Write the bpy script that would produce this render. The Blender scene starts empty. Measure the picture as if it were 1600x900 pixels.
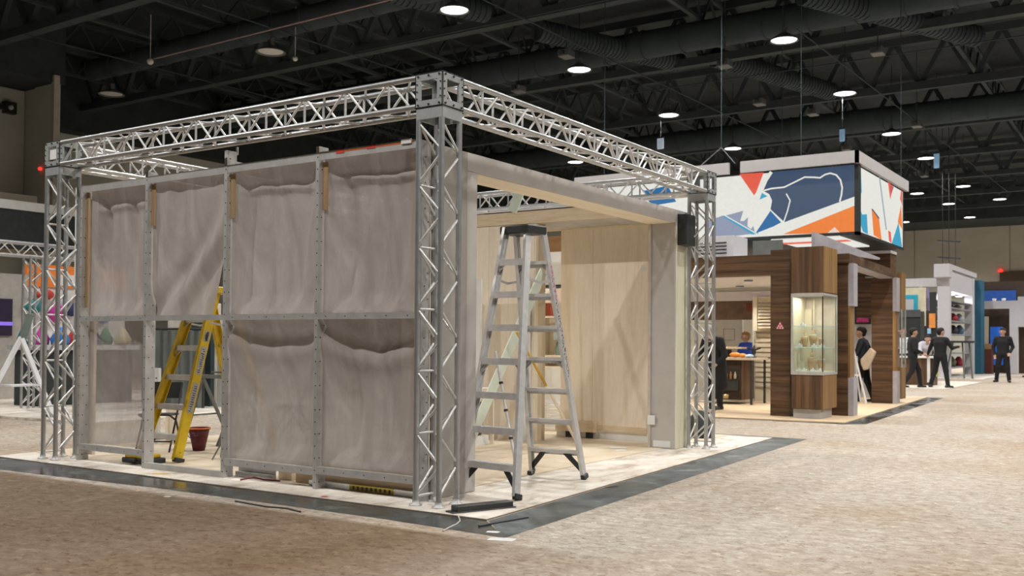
import bpy, bmesh, math, random
import numpy as np
from mathutils import Vector, Matrix
rnd = random.Random(7)
S = bpy.context.scene
COL = S.collection

# ---------------------------------------------------------------- camera, world, exposure
cd = bpy.data.cameras.new('camera'); cam = bpy.data.objects.new('camera', cd); COL.objects.link(cam)
S.camera = cam
YAW, PITCH, ROLL = 0.587094, 0.01968, 0.007172
fw = Vector((-math.sin(YAW)*math.cos(PITCH), math.cos(YAW)*math.cos(PITCH), math.sin(PITCH)))
rt = Vector((math.cos(YAW), math.sin(YAW), 0)); up = rt.cross(fw)
rt2 = rt*math.cos(ROLL)+up*math.sin(ROLL); up2 = up*math.cos(ROLL)-rt*math.sin(ROLL)
M = Matrix((rt2, up2, -fw)).transposed().to_4x4(); M.translation = Vector((4.95935, -6.39791, 1.35752))
cam.matrix_world = M
cd.sensor_width = 36; cd.lens = 1549.86/1600*36; cd.shift_y = 52.686/1600
cd.clip_end = 300
cd.dof.use_dof = True; cd.dof.focus_distance = 8.8; cd.dof.aperture_fstop = 3.2
W = bpy.data.worlds.new('world'); S.world = W; W.use_nodes = True
W.node_tree.nodes['Background'].inputs[0].default_value = (.5, .56, .6, 1)
W.node_tree.nodes['Background'].inputs[1].default_value = 0.02
S.view_settings.view_transform = 'Standard'; S.view_settings.look = 'None'; S.view_settings.gamma = 1
S.view_settings.use_curve_mapping = False
S.view_settings.exposure = 0.0
LAMP_W = 1050.0          # watts of each high-bay lamp
LAMP_Z = 9.0

# ---------------------------------------------------------------- helpers
def L1(v): v /= 255; return v/12.92 if v <= .04045 else ((v+.055)/1.055)**2.4
def rgb(r, g, b): return (L1(r), L1(g), L1(b), 1)
def newmat(name):
    m = bpy.data.materials.new(name); m.use_nodes = True
    nt = m.node_tree; return m, nt, nt.nodes['Principled BSDF']
def coords(nt, scale=(1, 1, 1), kind='Object'):
    tc = nt.nodes.new('ShaderNodeTexCoord'); mp = nt.nodes.new('ShaderNodeMapping')
    nt.links.new(tc.outputs[kind], mp.inputs[0]); mp.inputs['Scale'].default_value = scale
    return mp.outputs[0]
def noise(nt, vec, scale, detail=4, rough=.6, dist=0):
    n = nt.nodes.new('ShaderNodeTexNoise'); nt.links.new(vec, n.inputs['Vector'])
    n.inputs['Scale'].default_value = scale; n.inputs['Detail'].default_value = detail
    n.inputs['Roughness'].default_value = rough; n.inputs['Distortion'].default_value = dist
    return n.outputs[0]
def ramp(nt, fac, stops):
    r = nt.nodes.new('ShaderNodeValToRGB'); nt.links.new(fac, r.inputs[0])
    e = r.color_ramp.elements
    e[0].position, e[0].color = stops[0]; e[1].position, e[1].color = stops[-1]
    for p, c in stops[1:-1]: k = e.new(p); k.color = c
    return r.outputs[0]
def mix(nt, fac, a, b, mode='MIX'):
    m = nt.nodes.new('ShaderNodeMix'); m.data_type = 'RGBA'; m.blend_type = mode
    for i, v in ((0, fac), (6, a), (7, b)):
        if hasattr(v, 'is_linked') or hasattr(v, 'links'): nt.links.new(v, m.inputs[i])
        else: m.inputs[i].default_value = v
    return m.outputs[2]
def bump(nt, b, h, strength=.2, dist=.01):
    n = nt.nodes.new('ShaderNodeBump'); nt.links.new(h, n.inputs['Height'])
    n.inputs['Strength'].default_value = strength; n.inputs['Distance'].default_value = dist
    nt.links.new(n.outputs[0], b.inputs['Normal'])
MATS = {}
def mat(name, col, rough=.6, metal=0, var=.12, scale=6, stretch=(1, 1, 1), bmp=0, emit=0, spec=None):
    if name in MATS: return MATS[name]
    m, nt, b = newmat(name)
    b.inputs['Roughness'].default_value = rough; b.inputs['Metallic'].default_value = metal
    if spec is not None: b.inputs['Specular IOR Level'].default_value = spec
    v = coords(nt, stretch); n = noise(nt, v, scale)
    lo = tuple(c*(1-var) for c in col[:3])+(1,); hi = tuple(min(1, c*(1+var)) for c in col[:3])+(1,)
    c = ramp(nt, n, [(.3, lo), (.7, hi)]); nt.links.new(c, b.inputs['Base Color'])
    if bmp: bump(nt, b, n, bmp)
    if emit:
        nt.links.new(c, b.inputs['Emission Color']); b.inputs['Emission Strength'].default_value = emit
    MATS[name] = m; return m
def wood(name, light, dark, grain='z', rings=1.2, rough=.6, freq=9, spec=.3):
    """plywood / veneer: stretched noise grain with cathedral waves"""
    m, nt, b = newmat(name); b.inputs['Roughness'].default_value = rough
    b.inputs['Specular IOR Level'].default_value = spec
    st = {'z': (1, 1, .12), 'x': (.12, 1, 1), 'y': (1, .12, 1)}[grain]
    v = coords(nt, st)
    n1 = noise(nt, v, rings, 3, .55, 1.2); n2 = noise(nt, v, freq*4, 3, .7)
    w = nt.nodes.new('ShaderNodeMath'); w.operation = 'MULTIPLY'; nt.links.new(n1, w.inputs[0]); w.inputs[1].default_value = freq
    s = nt.nodes.new('ShaderNodeMath'); s.operation = 'PINGPONG'; nt.links.new(w.outputs[0], s.inputs[0]); s.inputs[1].default_value = 1
    c1 = ramp(nt, s.outputs[0], [(.0, dark), (.35, light), (1, light)])
    c2 = ramp(nt, n2, [(.35, dark), (.65, light)])
    c = mix(nt, .55, c1, c2); nt.links.new(c, b.inputs['Base Color'])
    bump(nt, b, n2, .08, .004)
    MATS[name] = m; return m

class MB:
    def __init__(s): s.v = []; s.f = []; s.m = []; s.sm = []
    def add(s, v, f, mi=0, smooth=False):
        o = len(s.v); s.v += [tuple(p) for p in v]
        for q in f: s.f.append(tuple(i+o for i in q)); s.m.append(mi); s.sm.append(smooth)
        return s
    def hexa(s, p, mi=0):
        return s.add(p, [(0, 3, 2, 1), (4, 5, 6, 7), (0, 1, 5, 4), (1, 2, 6, 5), (2, 3, 7, 6), (3, 0, 4, 7)], mi)
    def box(s, x0, x1, y0, y1, z0, z1, mi=0):
        x0, x1 = min(x0, x1), max(x0, x1); y0, y1 = min(y0, y1), max(y0, y1); z0, z1 = min(z0, z1), max(z0, z1)
        return s.hexa([(x0, y0, z0), (x1, y0, z0), (x1, y1, z0), (x0, y1, z0), (x0, y0, z1), (x1, y0, z1), (x1, y1, z1), (x0, y1, z1)], mi)
    def bar(s, a, b, w, h, upv=(0, 0, 1), mi=0):
        a, b = Vector(a), Vector(b); d = (b-a).normalized(); u = Vector(upv)
        sd = d.cross(u)
        if sd.length < 1e-4: sd = d.cross(Vector((1, 0, 0)))
        sd.normalize(); u = sd.cross(d); sd *= w/2; u = u*h/2
        return s.hexa([a-sd-u, a+sd-u, b+sd-u, b-sd-u, a-sd+u, a+sd+u, b+sd+u, b-sd+u], mi)
    def tube(s, a, b, r, n=10, r2=None, mi=0, caps=True):
        return s.path([a, b], r, n, mi, r2, caps)
    def path(s, pts, r, n=8, mi=0, r2=None, caps=True):
        pts = [Vector(p) for p in pts]; k = len(pts); V = []; F = []
        d0 = (pts[1]-pts[0]).normalized(); a = d0.cross(Vector((0, 0, 1)))
        if a.length < 1e-3: a = d0.cross(Vector((1, 0, 0)))
        a.normalize()
        for i, p in enumerate(pts):
            d = (pts[min(i+1, k-1)]-pts[max(i-1, 0)]).normalized()
            a = (a-d*a.dot(d)).normalized(); b = d.cross(a)
            rr = r if r2 is None else r+(r2-r)*i/(k-1)
            V += [p+(a*math.cos(t)+b*math.sin(t))*rr for t in [2*math.pi*j/n for j in range(n)]]
        for i in range(k-1):
            F += [(i*n+j, i*n+(j+1) % n, (i+1)*n+(j+1) % n, (i+1)*n+j) for j in range(n)]
        s.add(V, F, mi, True)
        if caps: s.add(V[:n], [tuple(range(n))[::-1]], mi); s.add(V[-n:], [tuple(range(n))], mi)
        return s
    def lathe(s, prof, c=(0, 0, 0), n=20, mi=0, smooth=True):
        V = []; F = []
        for r, z in prof: V += [(c[0]+r*math.cos(2*math.pi*j/n), c[1]+r*math.sin(2*math.pi*j/n), c[2]+z) for j in range(n)]
        for i in range(len(prof)-1): F += [(i*n+j, i*n+(j+1) % n, (i+1)*n+(j+1) % n, (i+1)*n+j) for j in range(n)]
        return s.add(V, F, mi, smooth)
    def prism(s, poly, off, mi=0):
        """poly: list of 3d points, extruded by vector off"""
        n = len(poly); o = Vector(off); A = [Vector(p) for p in poly]; B = [p+o for p in A]
        return s.add(A+B, [tuple(range(n))[::-1], tuple(range(n, 2*n))]+[(i, (i+1) % n, n+(i+1) % n, n+i) for i in range(n)], mi)
    def ball(s, c, r, n=12, mi=0):
        rx, ry, rz = r if isinstance(r, tuple) else (r, r, r); m = n//2; V = []; F = []
        for i in range(m+1):
            t = math.pi*i/m
            V += [(c[0]+rx*math.sin(t)*math.cos(2*math.pi*j/n), c[1]+ry*math.sin(t)*math.sin(2*math.pi*j/n), c[2]+rz*math.cos(t)) for j in range(n)]
        for i in range(m): F += [(i*n+j, (i+1)*n+j, (i+1)*n+(j+1) % n, i*n+(j+1) % n) for j in range(n)]
        return s.add(V, F, mi, True)
    def mesh(s, name, mats, org=(0, 0, 0)):
        me = bpy.data.meshes.new(name); o = Vector(org)
        me.from_pydata([Vector(p)-o for p in s.v], [], s.f)
        for m in (mats if isinstance(mats, (list, tuple)) else [mats]): me.materials.append(m)
        me.polygons.foreach_set('material_index', s.m); me.polygons.foreach_set('use_smooth', s.sm)
        me.validate()
        bm = bmesh.new(); bm.from_mesh(me); bmesh.ops.recalc_face_normals(bm, faces=bm.faces); bm.to_mesh(me); bm.free()
        me.update(); return me
    def build(s, name, mats, parent=None, bevel=0):
        org = WORG.get(parent.name, Vector()) if parent else Vector()
        me = s.mesh(name, mats, org); o = bpy.data.objects.new(name, me); COL.objects.link(o)
        if parent: o.parent = parent; WORG[o.name] = org
        if bevel:
            b = o.modifiers.new('bevel', 'BEVEL'); b.width = bevel; b.segments = 1; b.limit_method = 'ANGLE'
        return o
WORG = {}      # world origin of each thing, parts are modelled in world coordinates and re-based to it
def tag(o, label=None, cat=None, group=None, kind=None):
    for k, v in (('label', label), ('category', cat), ('group', group), ('kind', kind)):
        if v: o[k] = v
    return o
def thing(name, loc, label, cat, group=None, rot=None):
    o = bpy.data.objects.new(name, None); COL.objects.link(o); o.location = loc; o.empty_display_size = .1
    if rot: o.rotation_euler = rot
    WORG[o.name] = Vector(loc) if not rot else Vector()
    return tag(o, label, cat, group)
def put(name, me, parent=None, loc=(0, 0, 0), rot=None):
    o = bpy.data.objects.new(name, me); COL.objects.link(o); o.location = loc
    if rot: o.rotation_euler = rot
    if parent: o.parent = parent
    return o
def single(mb, name, mats, label, cat, group=None, kind=None, bevel=0):
    """a thing of one mesh, origin at its base"""
    v = np.array([tuple(p) for p in mb.v]); lo, hi = v.min(0), v.max(0)
    org = Vector(((lo[0]+hi[0])/2, (lo[1]+hi[1])/2, lo[2]))
    me = mb.mesh(name, mats, org); o = bpy.data.objects.new(name, me); COL.objects.link(o); o.location = org
    WORG[o.name] = org
    if bevel:
        b = o.modifiers.new('bevel', 'BEVEL'); b.width = bevel; b.segments = 1; b.limit_method = 'ANGLE'
    return tag(o, label, cat, group, kind)
def copy_tree(o, parent=None):
    c = o.copy(); COL.objects.link(c)
    if parent: c.parent = parent
    for ch in o.children: copy_tree(ch, c)
    return c
def struct(mb, name, mats, bevel=0):
    o = mb.build(name, mats, None, bevel); o['kind'] = 'structure'; return o

# ---------------------------------------------------------------- materials
ALU = mat('brushed_aluminium', (.66, .655, .645, 1), .40, .5, .10, 14)
PLATE = mat('plate_aluminium', (.37, .385, .38, 1), .5, .45, .1, 12)
TRUSS = mat('truss_tube', (.47, .475, .475, 1), .36, .75, .08, 14)
ALU2 = mat('dull_aluminium', (.48, .47, .455, 1), .5, .4, .12, 10)
STEEL = mat('dark_bolt_steel', (.06, .06, .06, 1), .4, .6, .1)
BLACK = mat('black_plastic', (.024, .027, .027, 1), .45, 0, .1)
BLACKF = mat('black_cloth', (.034, .040, .040, 1), .9, 0, .2)
WHITE = mat('white_board', (.72, .72, .70, 1), .6, 0, .05)
WHITEP = mat('white_paint', (.66, .66, .67, 1), .5, 0, .04)
GREYMDF = mat('grey_primed_board', (.47, .44, .41, 1), .75, 0, .07, 3)
PLY = wood('plywood', (.88, .79, .65, 1), (.80, .68, .53, 1), 'z', 1.3)
PLYX = wood('plywood_long_grain', (.76, .63, .45, 1), (.63, .48, .31, 1), 'x', 1.3)
PLYG = wood('greenish_pine_ply', (.66, .63, .50, 1), (.55, .52, .39, 1), 'z', 1.4)
def veneer(name, cols, grain, spec=.3):
    m, nt, b = newmat(name); b.inputs['Roughness'].default_value = .5; b.inputs['Specular IOR Level'].default_value = spec
    st = {'z': (1, 1, .03), 'x': (.03, .3, 1)}[grain]
    n1 = noise(nt, coords(nt, st), 14, 2, .5, .3); n2 = noise(nt, coords(nt, st), 60, 3, .6); n3 = noise(nt, coords(nt, st), 4, 2, .5)
    c = mix(nt, .4, ramp(nt, n1, [(.36, cols[0]), (.5, cols[1]), (.64, cols[2])]), ramp(nt, n2, [(.35, cols[0]), (.65, cols[2])]))
    c = mix(nt, ramp(nt, n3, [(.4, (0, 0, 0, 1)), (.6, (.5, .5, .5, 1))]), c, cols[0])
    nt.links.new(c, b.inputs['Base Color']); MATS[name] = m; return m
WALV = veneer('walnut_veneer_vertical', [(.055, .028, .014, 1), (.125, .068, .034, 1), (.21, .122, .062, 1)], 'z')
WALH = veneer('walnut_veneer_horizontal', [(.045, .023, .012, 1), (.105, .056, .029, 1), (.175, .10, .052, 1)], 'x')
WALE = veneer('oak_edge_veneer', [(.17, .09, .032, 1), (.27, .155, .06, 1), (.36, .22, .09, 1)], 'z')
YEL = mat('yellow_fibreglass', (.62, .42, .012, 1), .45, 0, .10, 20)
RED = mat('red_plastic', (.45, .03, .03, 1), .5)
def thinglass():
    m, nt, b = newmat('case_glass'); out = nt.nodes['Material Output']
    tp = nt.nodes.new('ShaderNodeBsdfTransparent'); tp.inputs[0].default_value = (.93, .97, .96, 1)
    gl = nt.nodes.new('ShaderNodeBsdfGlossy'); gl.inputs['Roughness'].default_value = .03
    fr = nt.nodes.new('ShaderNodeLayerWeight'); fr.inputs[0].default_value = .5
    pw = nt.nodes.new('ShaderNodeMath'); pw.operation = 'POWER'; nt.links.new(fr.outputs['Facing'], pw.inputs[0]); pw.inputs[1].default_value = 4
    ml = nt.nodes.new('ShaderNodeMath'); ml.operation = 'MULTIPLY_ADD'; nt.links.new(pw.outputs[0], ml.inputs[0]); ml.inputs[1].default_value = .35; ml.inputs[2].default_value = .03
    mx = nt.nodes.new('ShaderNodeMixShader'); nt.links.new(ml.outputs[0], mx.inputs[0]); nt.links.new(tp.outputs[0], mx.inputs[1]); nt.links.new(gl.outputs[0], mx.inputs[2])
    nt.links.new(mx.outputs[0], out.inputs[0]); return m
GLASS = thinglass()

def carpet():
    m, nt, b = newmat('beige_carpet'); b.inputs['Roughness'].default_value = .95; b.inputs['Specular IOR Level'].default_value = .15
    v = coords(nt); v2 = coords(nt, (1.0, 2.6, 1))
    v3 = coords(nt, (1.0, 1.5, 1))
    n1 = noise(nt, v3, 7.5, 5, .70, .4); n2 = noise(nt, v, 48, 3, .7); n3 = noise(nt, v, .38, 3, .55, .5); n4 = noise(nt, v3, 17, 3, .6, .6); n5 = noise(nt, v, 11, 4, .65, .3)
    c = ramp(nt, n1, [(.30, (.28, .215, .16, 1)), (.44, (.38, .325, .27, 1)), (.56, (.46, .415, .355, 1)), (.72, (.58, .54, .47, 1))])
    c = mix(nt, .30, c, ramp(nt, n2, [(.3, (.25, .205, .16, 1)), (.7, (.56, .51, .44, 1))]))
    c = mix(nt, ramp(nt, n4, [(.57, (0, 0, 0, 1)), (.66, (.75, .75, .75, 1))]), c, (.23, .165, .115, 1))     # trodden flecks
    c = mix(nt, ramp(nt, n5, [(.58, (0, 0, 0, 1)), (.68, (.6, .6, .6, 1))]), c, (.66, .62, .55, 1))     # worn pale flecks
    c = mix(nt, ramp(nt, n3, [(.42, (0, 0, 0, 1)), (.66, (.7, .7, .7, 1))]), c, mix(nt, 1.0, c, (.86, .74, .62, 1), 'MULTIPLY'))     # soiled brown areas
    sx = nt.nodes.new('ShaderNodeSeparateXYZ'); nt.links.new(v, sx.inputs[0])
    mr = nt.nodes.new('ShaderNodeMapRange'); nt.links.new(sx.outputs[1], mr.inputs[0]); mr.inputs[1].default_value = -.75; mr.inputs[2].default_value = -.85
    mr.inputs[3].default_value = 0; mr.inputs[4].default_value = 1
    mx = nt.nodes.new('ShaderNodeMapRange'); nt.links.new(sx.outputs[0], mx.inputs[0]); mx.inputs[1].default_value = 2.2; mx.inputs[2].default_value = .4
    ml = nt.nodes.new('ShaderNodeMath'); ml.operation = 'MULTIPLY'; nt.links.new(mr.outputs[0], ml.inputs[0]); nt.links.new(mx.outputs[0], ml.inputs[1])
    c = mix(nt, ml.outputs[0], c, mix(nt, 1.0, c, (.50, .42, .345, 1), 'MULTIPLY'))     # browner; shade in front of the stand painted into the carpet colour
    nt.links.new(c, b.inputs['Base Color']); bump(nt, b, n2, .35, .01)
    return m
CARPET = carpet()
def sheetfloor(name, light, mid, dark, sc=2.6):
    m, nt, b = newmat(name); b.inputs['Roughness'].default_value = .6
    v = coords(nt, (1, .5, 1)); n = noise(nt, v, sc, 5, .65, .8); n2 = noise(nt, v, 30, 3, .7)
    c = ramp(nt, n, [(.32, dark), (.46, mid), (.62, light)]); c = mix(nt, .2, c, ramp(nt, n2, [(.3, dark), (.7, light)]))
    nt.links.new(c, b.inputs['Base Color']); return m
PLANKW = sheetfloor('whitewashed_ply', (.78, .74, .67, 1), (.62, .55, .46, 1), (.33, .255, .19, 1), 3.4)
PLANKB = sheetfloor('bare_ply_floor', (.70, .61, .47, 1), (.63, .52, .37, 1), (.50, .38, .25, 1), 1.6)
def darkstrip(name, k, rg):
    m, nt, b = newmat(name)
    v = coords(nt); n = noise(nt, v, 2.2, 4, .6, .5); n2 = noise(nt, v, 1.1, 2, .5)
    nt.links.new(ramp(nt, n, [(.35, (.022*k, .026*k, .026*k, 1)), (.6, (.05*k, .056*k, .055*k, 1)), (.75, (.12*k, .125*k, .12*k, 1))]), b.inputs['Base Color'])
    nt.links.new(ramp(nt, n2, [(.4, (rg, rg, rg, 1)), (.7, (rg+.33,)*3+(1,))]), b.inputs['Roughness'])
    bump(nt, b, n, .15, .02); return m
STRIP = darkstrip('dark_plastic_sheet', 1.15, .12); STRIPG = darkstrip('grey_plastic_sheet', 2.3, .40)
def meshcloth():
    m, nt, b = newmat('grey_brown_scrim'); out = nt.nodes['Material Output']
    v = coords(nt, (1, 1, .35)); n = noise(nt, v, 2.2, 4, .6, 1.6); n2 = noise(nt, coords(nt), 60, 2, .6)
    c = ramp(nt, n, [(.3, (.325, .283, .258, 1)), (.5, (.40, .358, .333, 1)), (.7, (.485, .443, .415, 1))])
    b.inputs['Roughness'].default_value = .85; b.inputs['Specular IOR Level'].default_value = .2
    nt.links.new(c, b.inputs['Base Color']); n5 = noise(nt, coords(nt, (1, 1, .3)), 9, 4, .65, 2.5); bump(nt, b, mix(nt, .5, n, n5), .5, .03)
    tr = nt.nodes.new('ShaderNodeBsdfTranslucent'); nt.links.new(c, tr.inputs[0])
    tp = nt.nodes.new('ShaderNodeBsdfTransparent')
    m1 = nt.nodes.new('ShaderNodeMixShader'); m1.inputs[0].default_value = .25
    nt.links.new(b.outputs[0], m1.inputs[1]); nt.links.new(tr.outputs[0], m1.inputs[2])
    m2 = nt.nodes.new('ShaderNodeMixShader'); m2.inputs[0].default_value = .06
    nt.links.new(m1.outputs[0], m2.inputs[1]); nt.links.new(tp.outputs[0], m2.inputs[2])
    nt.links.new(m2.outputs[0], out.inputs[0]); return m, m2
SCRIM, _m2 = meshcloth()
SCRIM_THIN = SCRIM.copy(); SCRIM_THIN.name = 'thin_scrim'
[n for n in SCRIM_THIN.node_tree.nodes if n.type == 'MIX_SHADER'][1].inputs[0].default_value = .34

# ---------------------------------------------------------------- lamps of the hall (seen ones on a regular grid)
LAMPGLOW = mat('lamp_glow', (1, .97, .93, 1), .5, 0, 0, 1, emit=9)
SHADE = mat('grey_lamp_shade', (.16, .17, .175, 1), .5, .2)
def lamp_proto(lit):
    mb = MB().lathe([(.05, .22), (.09, .20), (.20, .13), (.31, .06), (.36, 0), (.34, 0), (.29, .05), (.14, .11)] if lit else [(.06, .16), (.30, .08), (.40, 0), (.38, 0), (.30, .05)])
    sh = mb.mesh('lamp_shade', SHADE)
    gl = MB().lathe([(.335, .03), (.25, .015), (.001, .0)]).mesh('lamp_lens', LAMPGLOW if lit else WHITE)
    st = MB().tube((0, 0, .3), (0, 0, 2.597), .012, 6).mesh('stem', STEEL)
    bx = MB().box(-.06, .06, -.06, .06, .21 if lit else .15, .34).mesh('ballast_box', SHADE)
    return sh, gl, st, bx
PL = lamp_proto(True); PU = lamp_proto(False)
LD = bpy.data.lights.new('high_bay_light', 'SPOT'); LD.energy = LAMP_W; LD.spot_size = math.radians(150); LD.spot_blend = .6
LD.shadow_soft_size = .12; LD.color = (1, .975, .945)
_ld = {1: LD}
def light_of(e):
    if e not in _ld: _ld[e] = LD.copy(); _ld[e].energy = LAMP_W*e
    return _ld[e]
def lamp(x, y, label, lit=True, z=LAMP_Z, e=1):
    o = thing('high_bay_lamp', (x, y, z), label, 'lamp', 'high bay lamps under the black ceiling')
    for n, me in zip(('lamp_shade', 'lamp_lens', 'stem', 'ballast_box'), PL if lit else PU): put(n, me, o)
    if lit:
        l = bpy.data.objects.new('lamp_light', light_of(e)); COL.objects.link(l); l.parent = o; l.location = (0, 0, -.08)
    return o
VIS = {(-8.85, 11.85): 'lit round high-bay lamp, largest and topmost of the bright lamps above the truss block',
       (-3.17, 18.15): 'bright round lamp high over the wooden booth, top right of the hanging screen',
       (-8.91, 17.77): 'bright round lamp above the middle of the right truss beam',
       (-9.14, 24.25): 'lit lamp just above a small hanging white box near the right truss beam',
       (-3.35, 24.4): 'lit lamp straight above the small blue hanging sign near the screen',
       (-3.52, 31.25): 'lit lamp just right of the screen cube, above its corner',
       (-9.43, 30.87): 'lit lamp above the left end of the grey screen frame',
       (-16.2, 30.2): 'lit lamp seen through and under the right truss beam',
       (-3.44, 36.94): 'small lit lamp right of the screen cube, nearest to it at half height',
       (-3.43, 45.6): 'small far lit lamp, far right, higher of the distant lamps',
       (-5.8, 46.9): 'small far lit lamp close beside the right edge of the screen',
       (-5.15, 51.7): 'small far lamp below the others right of the screen',
       (-5.15, 58.5): 'lowest far lamp right of the screen, almost on the back wall',
       (-2.56, 51.2): 'far lit lamp furthest right in the frame'}
for (x, y), lb in VIS.items(): lamp(x, y, lb)
for (x, y), lb in {(-14.99, 11.89): 'unlit pale lamp disc over the left truss beam, nearer one',
                   (-22.7, 12.4): 'unlit pale lamp disc near the left wall pillar'}.items(): lamp(x, y, lb, False)
# unseen lamps, partly off the grid, added and weighted to light the hall
for x, y, e in [(2.6, 24.4, 1), (2.6, 18.1, 1), (2.6, 11.8, 1), (-3.2, 11.8, 1), (-3.2, 5.5, .8), (-9, 5.5, .6), (2.6, 5.5, 1), (8.4, 5.5, 1), (8.4, 11.8, 1), (8.4, 18.1, 1),
             (2.6, -4.2, 1.2), (-3.2, -4.2, .7), (8.4, -3, .9), (-9.4, -4.2, 1.6), (-15.6, -2, .9), (-15.6, 5, 1), (14.2, -1, 1), (14.2, 5.5, 1), (20, -1, 1), (20, 5.5, 1), (8.4, 30, 1), (2.6, 31, 1), (2.6, 38, 1), (2.6, 45, 1), (14, 11, 1), (14, 24, 1),
             (2.6, 52, 1.3), (2.6, 58, 2.5), (8.4, 58, 2.5), (-15, 55, 2), (-9, 50, 1), (8.4, 45, 1), (-9, 59, 1)]:
    lamp(x, y, 'unseen lit high-bay lamp placed to light the hall', e=e)
# ---------------------------------------------------------------- hall shell
CEIL = mat('black_painted_steel', (.034, .044, .045, 1), .95, 0, .25, 1.5)
GIRD = mat('black_girder_steel', (.050, .064, .067, 1), .95, 0, .2, 1.5)
CEIL2 = mat('dark_duct_metal', (.045, .062, .069, 1), .9, 0, .25, 1.2)
PIPE = mat('pale_conduit', (.42, .31, .31, 1), .5, .3)
CONC = mat('beige_precast_wall', (.56, .545, .47, 1), .9, 0, .10, .35, (1, 1, 2))
CONC2 = mat('grey_green_concrete', (.62, .62, .55, 1), .9, 0, .12, .4)
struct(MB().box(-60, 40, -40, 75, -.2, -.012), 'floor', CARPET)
struct(MB().box(-60, 40, -40, 75, 11.6, 11.9), 'ceiling', CEIL)
wb = MB().box(-60, 40, 67, 67.6, 0, 11.6)
wall_back = struct(wb, 'wall_back', CONC)
for i in range(12):       # precast panels of the far wall, joints recessed between them
    MB().box(-40+6.0*i+.04, -34+6.0*i-.04, 66.9, 67.02, 4.6, 11.5).build('panel', CONC, wall_back)
    MB().box(-40+6.0*i+.04, -34+6.0*i-.04, 66.9, 67.02, .1, 4.52).build('panel', CONC, wall_back)
wl = struct(MB().box(-30, -29, -40, 67, 0, 11.6), 'wall_left', CONC2)
wf = MB().box(-25.4, -24.65, -40, 10.7, 0, 9).box(-29, -22.85, 10.7, 10.78, 0, 9)
wn = struct(wf, 'wall_left_front', CONC2)
for z0, z1 in ((.1, 4.4), (4.45, 8.95)):
    for y in (-9.3, -4.3, .7, 5.7): MB().box(-24.65, -24.58, y+.03, y+4.97, z0, z1).build('panel', CONC2, wn)
MB().box(-23.95, -22.75, 10.62, 10.7, 0, 9).build('pilaster', CONC2, wn)
struct(MB().box(-22.86, -22.72, 10.5, 10.68, 0, 9.2), 'trim_1', mat('pale_corner_guard', (.52, .47, .43, 1), .6))
struct(MB().box(-29, -22.8, -40, 10.9, 9.0, 11.6), 'ceiling_bulkhead', CEIL)
struct(MB().box(-29, -28.2, 11, 67, 8.9, 11.6), 'ceiling_bulkhead', CEIL)
struct(MB().box(-60, 40, 62, 67, 9.3, 11.6), 'ceiling_bulkhead', CEIL)
# roof girders: two chords and a lattice, one object each
def girder(n, a, b, z0, h, step, th=.16):
    a, b = Vector(a), Vector(b); L = (b-a).length; d = (b-a)/L; k = int(L/step); mb = MB()
    Z = Vector((0, 0, 1))
    mb.bar(a+Z*z0, b+Z*z0, th, th*.8); mb.bar(a+Z*(z0+h), b+Z*(z0+h), th, th*.8)
    for i in range(k):
        p, q = a+d*(i*step), a+d*((i+.5)*step); r = a+d*((i+1)*step)
        mb.bar(p+Z*z0, q+Z*(z0+h), th*.5, th*.5); mb.bar(q+Z*(z0+h), r+Z*z0, th*.5, th*.5)
    return struct(mb, 'trim_%d' % n, GIRD)
n = 10
for y in (2.3, 8.7, 15.0, 21.2, 27.6, 34, 40.4, 46.8, 53, 59): girder(n, (-29, y, 0), (25, y, 0), 9.75, 1.5, 1.6, .3); n += 1
for x in (-26.5, -23.5, -20.5, -17.5, -14.5, -11.8, -6, -.4, 5.5, 11.4): girder(n, (x, -8, 0), (x, 62, 0), 10.4, .8, 1.2, .12); n += 1
# ducts, conduits
for y, r, x0, x1 in ((12.6, .33, -24, 10), (19.6, .4, -27, 14), (33, .45, -27, 14)):
    mb = MB().tube((x0, y, 10.0), (x1, y, 10.0), r, 16)
    for i in range(int((x1-x0)/1.2)): mb.tube((x0+1.2*i, y, 10.0), (x0+1.2*i+.06, y, 10.0), r+.03, 16)
    struct(mb, 'trim_%d' % n, CEIL2); n += 1
for i, (x0, y0, x1, y1) in enumerate(((-9.5, 16.5, -7.5, 21.5), (-12.4, 8.5, -9.8, 14.5), (-2.5, 17.5, .5, 23.5), (-6.4, 21.5, -4.6, 27.5))):   # flexible ribbed ducts
    a, b = Vector((x0, y0, 9.9)), Vector((x1, y1, 9.9)); d = b-a; mb = MB()
    for k in range(40): mb.tube(a+d*(k/40), a+d*(k/40+.017), .30, 12)
    mb.tube(a, b, .27, 12); struct(mb, 'trim_%d' % n, CEIL2); n += 1
struct(MB().tube((-18.3, 10.7, 9.05), (-8.0, 10.55, 9.05), .022, 6), 'trim_%d' % n, PIPE); n += 1
for (x0, x1, y, z) in ((-14, 2, 14.1, 9.4), (-10, 6, 22.3, 9.4), (-14, 5, 27, 9.5), (-12, -6.5, 9.2, 9.2)):
    mb = MB().tube((x0, y, z), (x1, y, z), .018, 6)
    struct(mb, 'trim_%d' % n, CEIL2); n += 1
for (x, y0, y1, z) in ((-8.2, 11, 40, 9.2), (-2.8, 18, 50, 9.2), (-14.2, 9, 30, 9.3), (-20, 8, 26, 9.3)):
    struct(MB().tube((x, y0, z), (x+.8, y1, z), .018, 6), 'trim_%d' % n, CEIL2); n += 1

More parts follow.
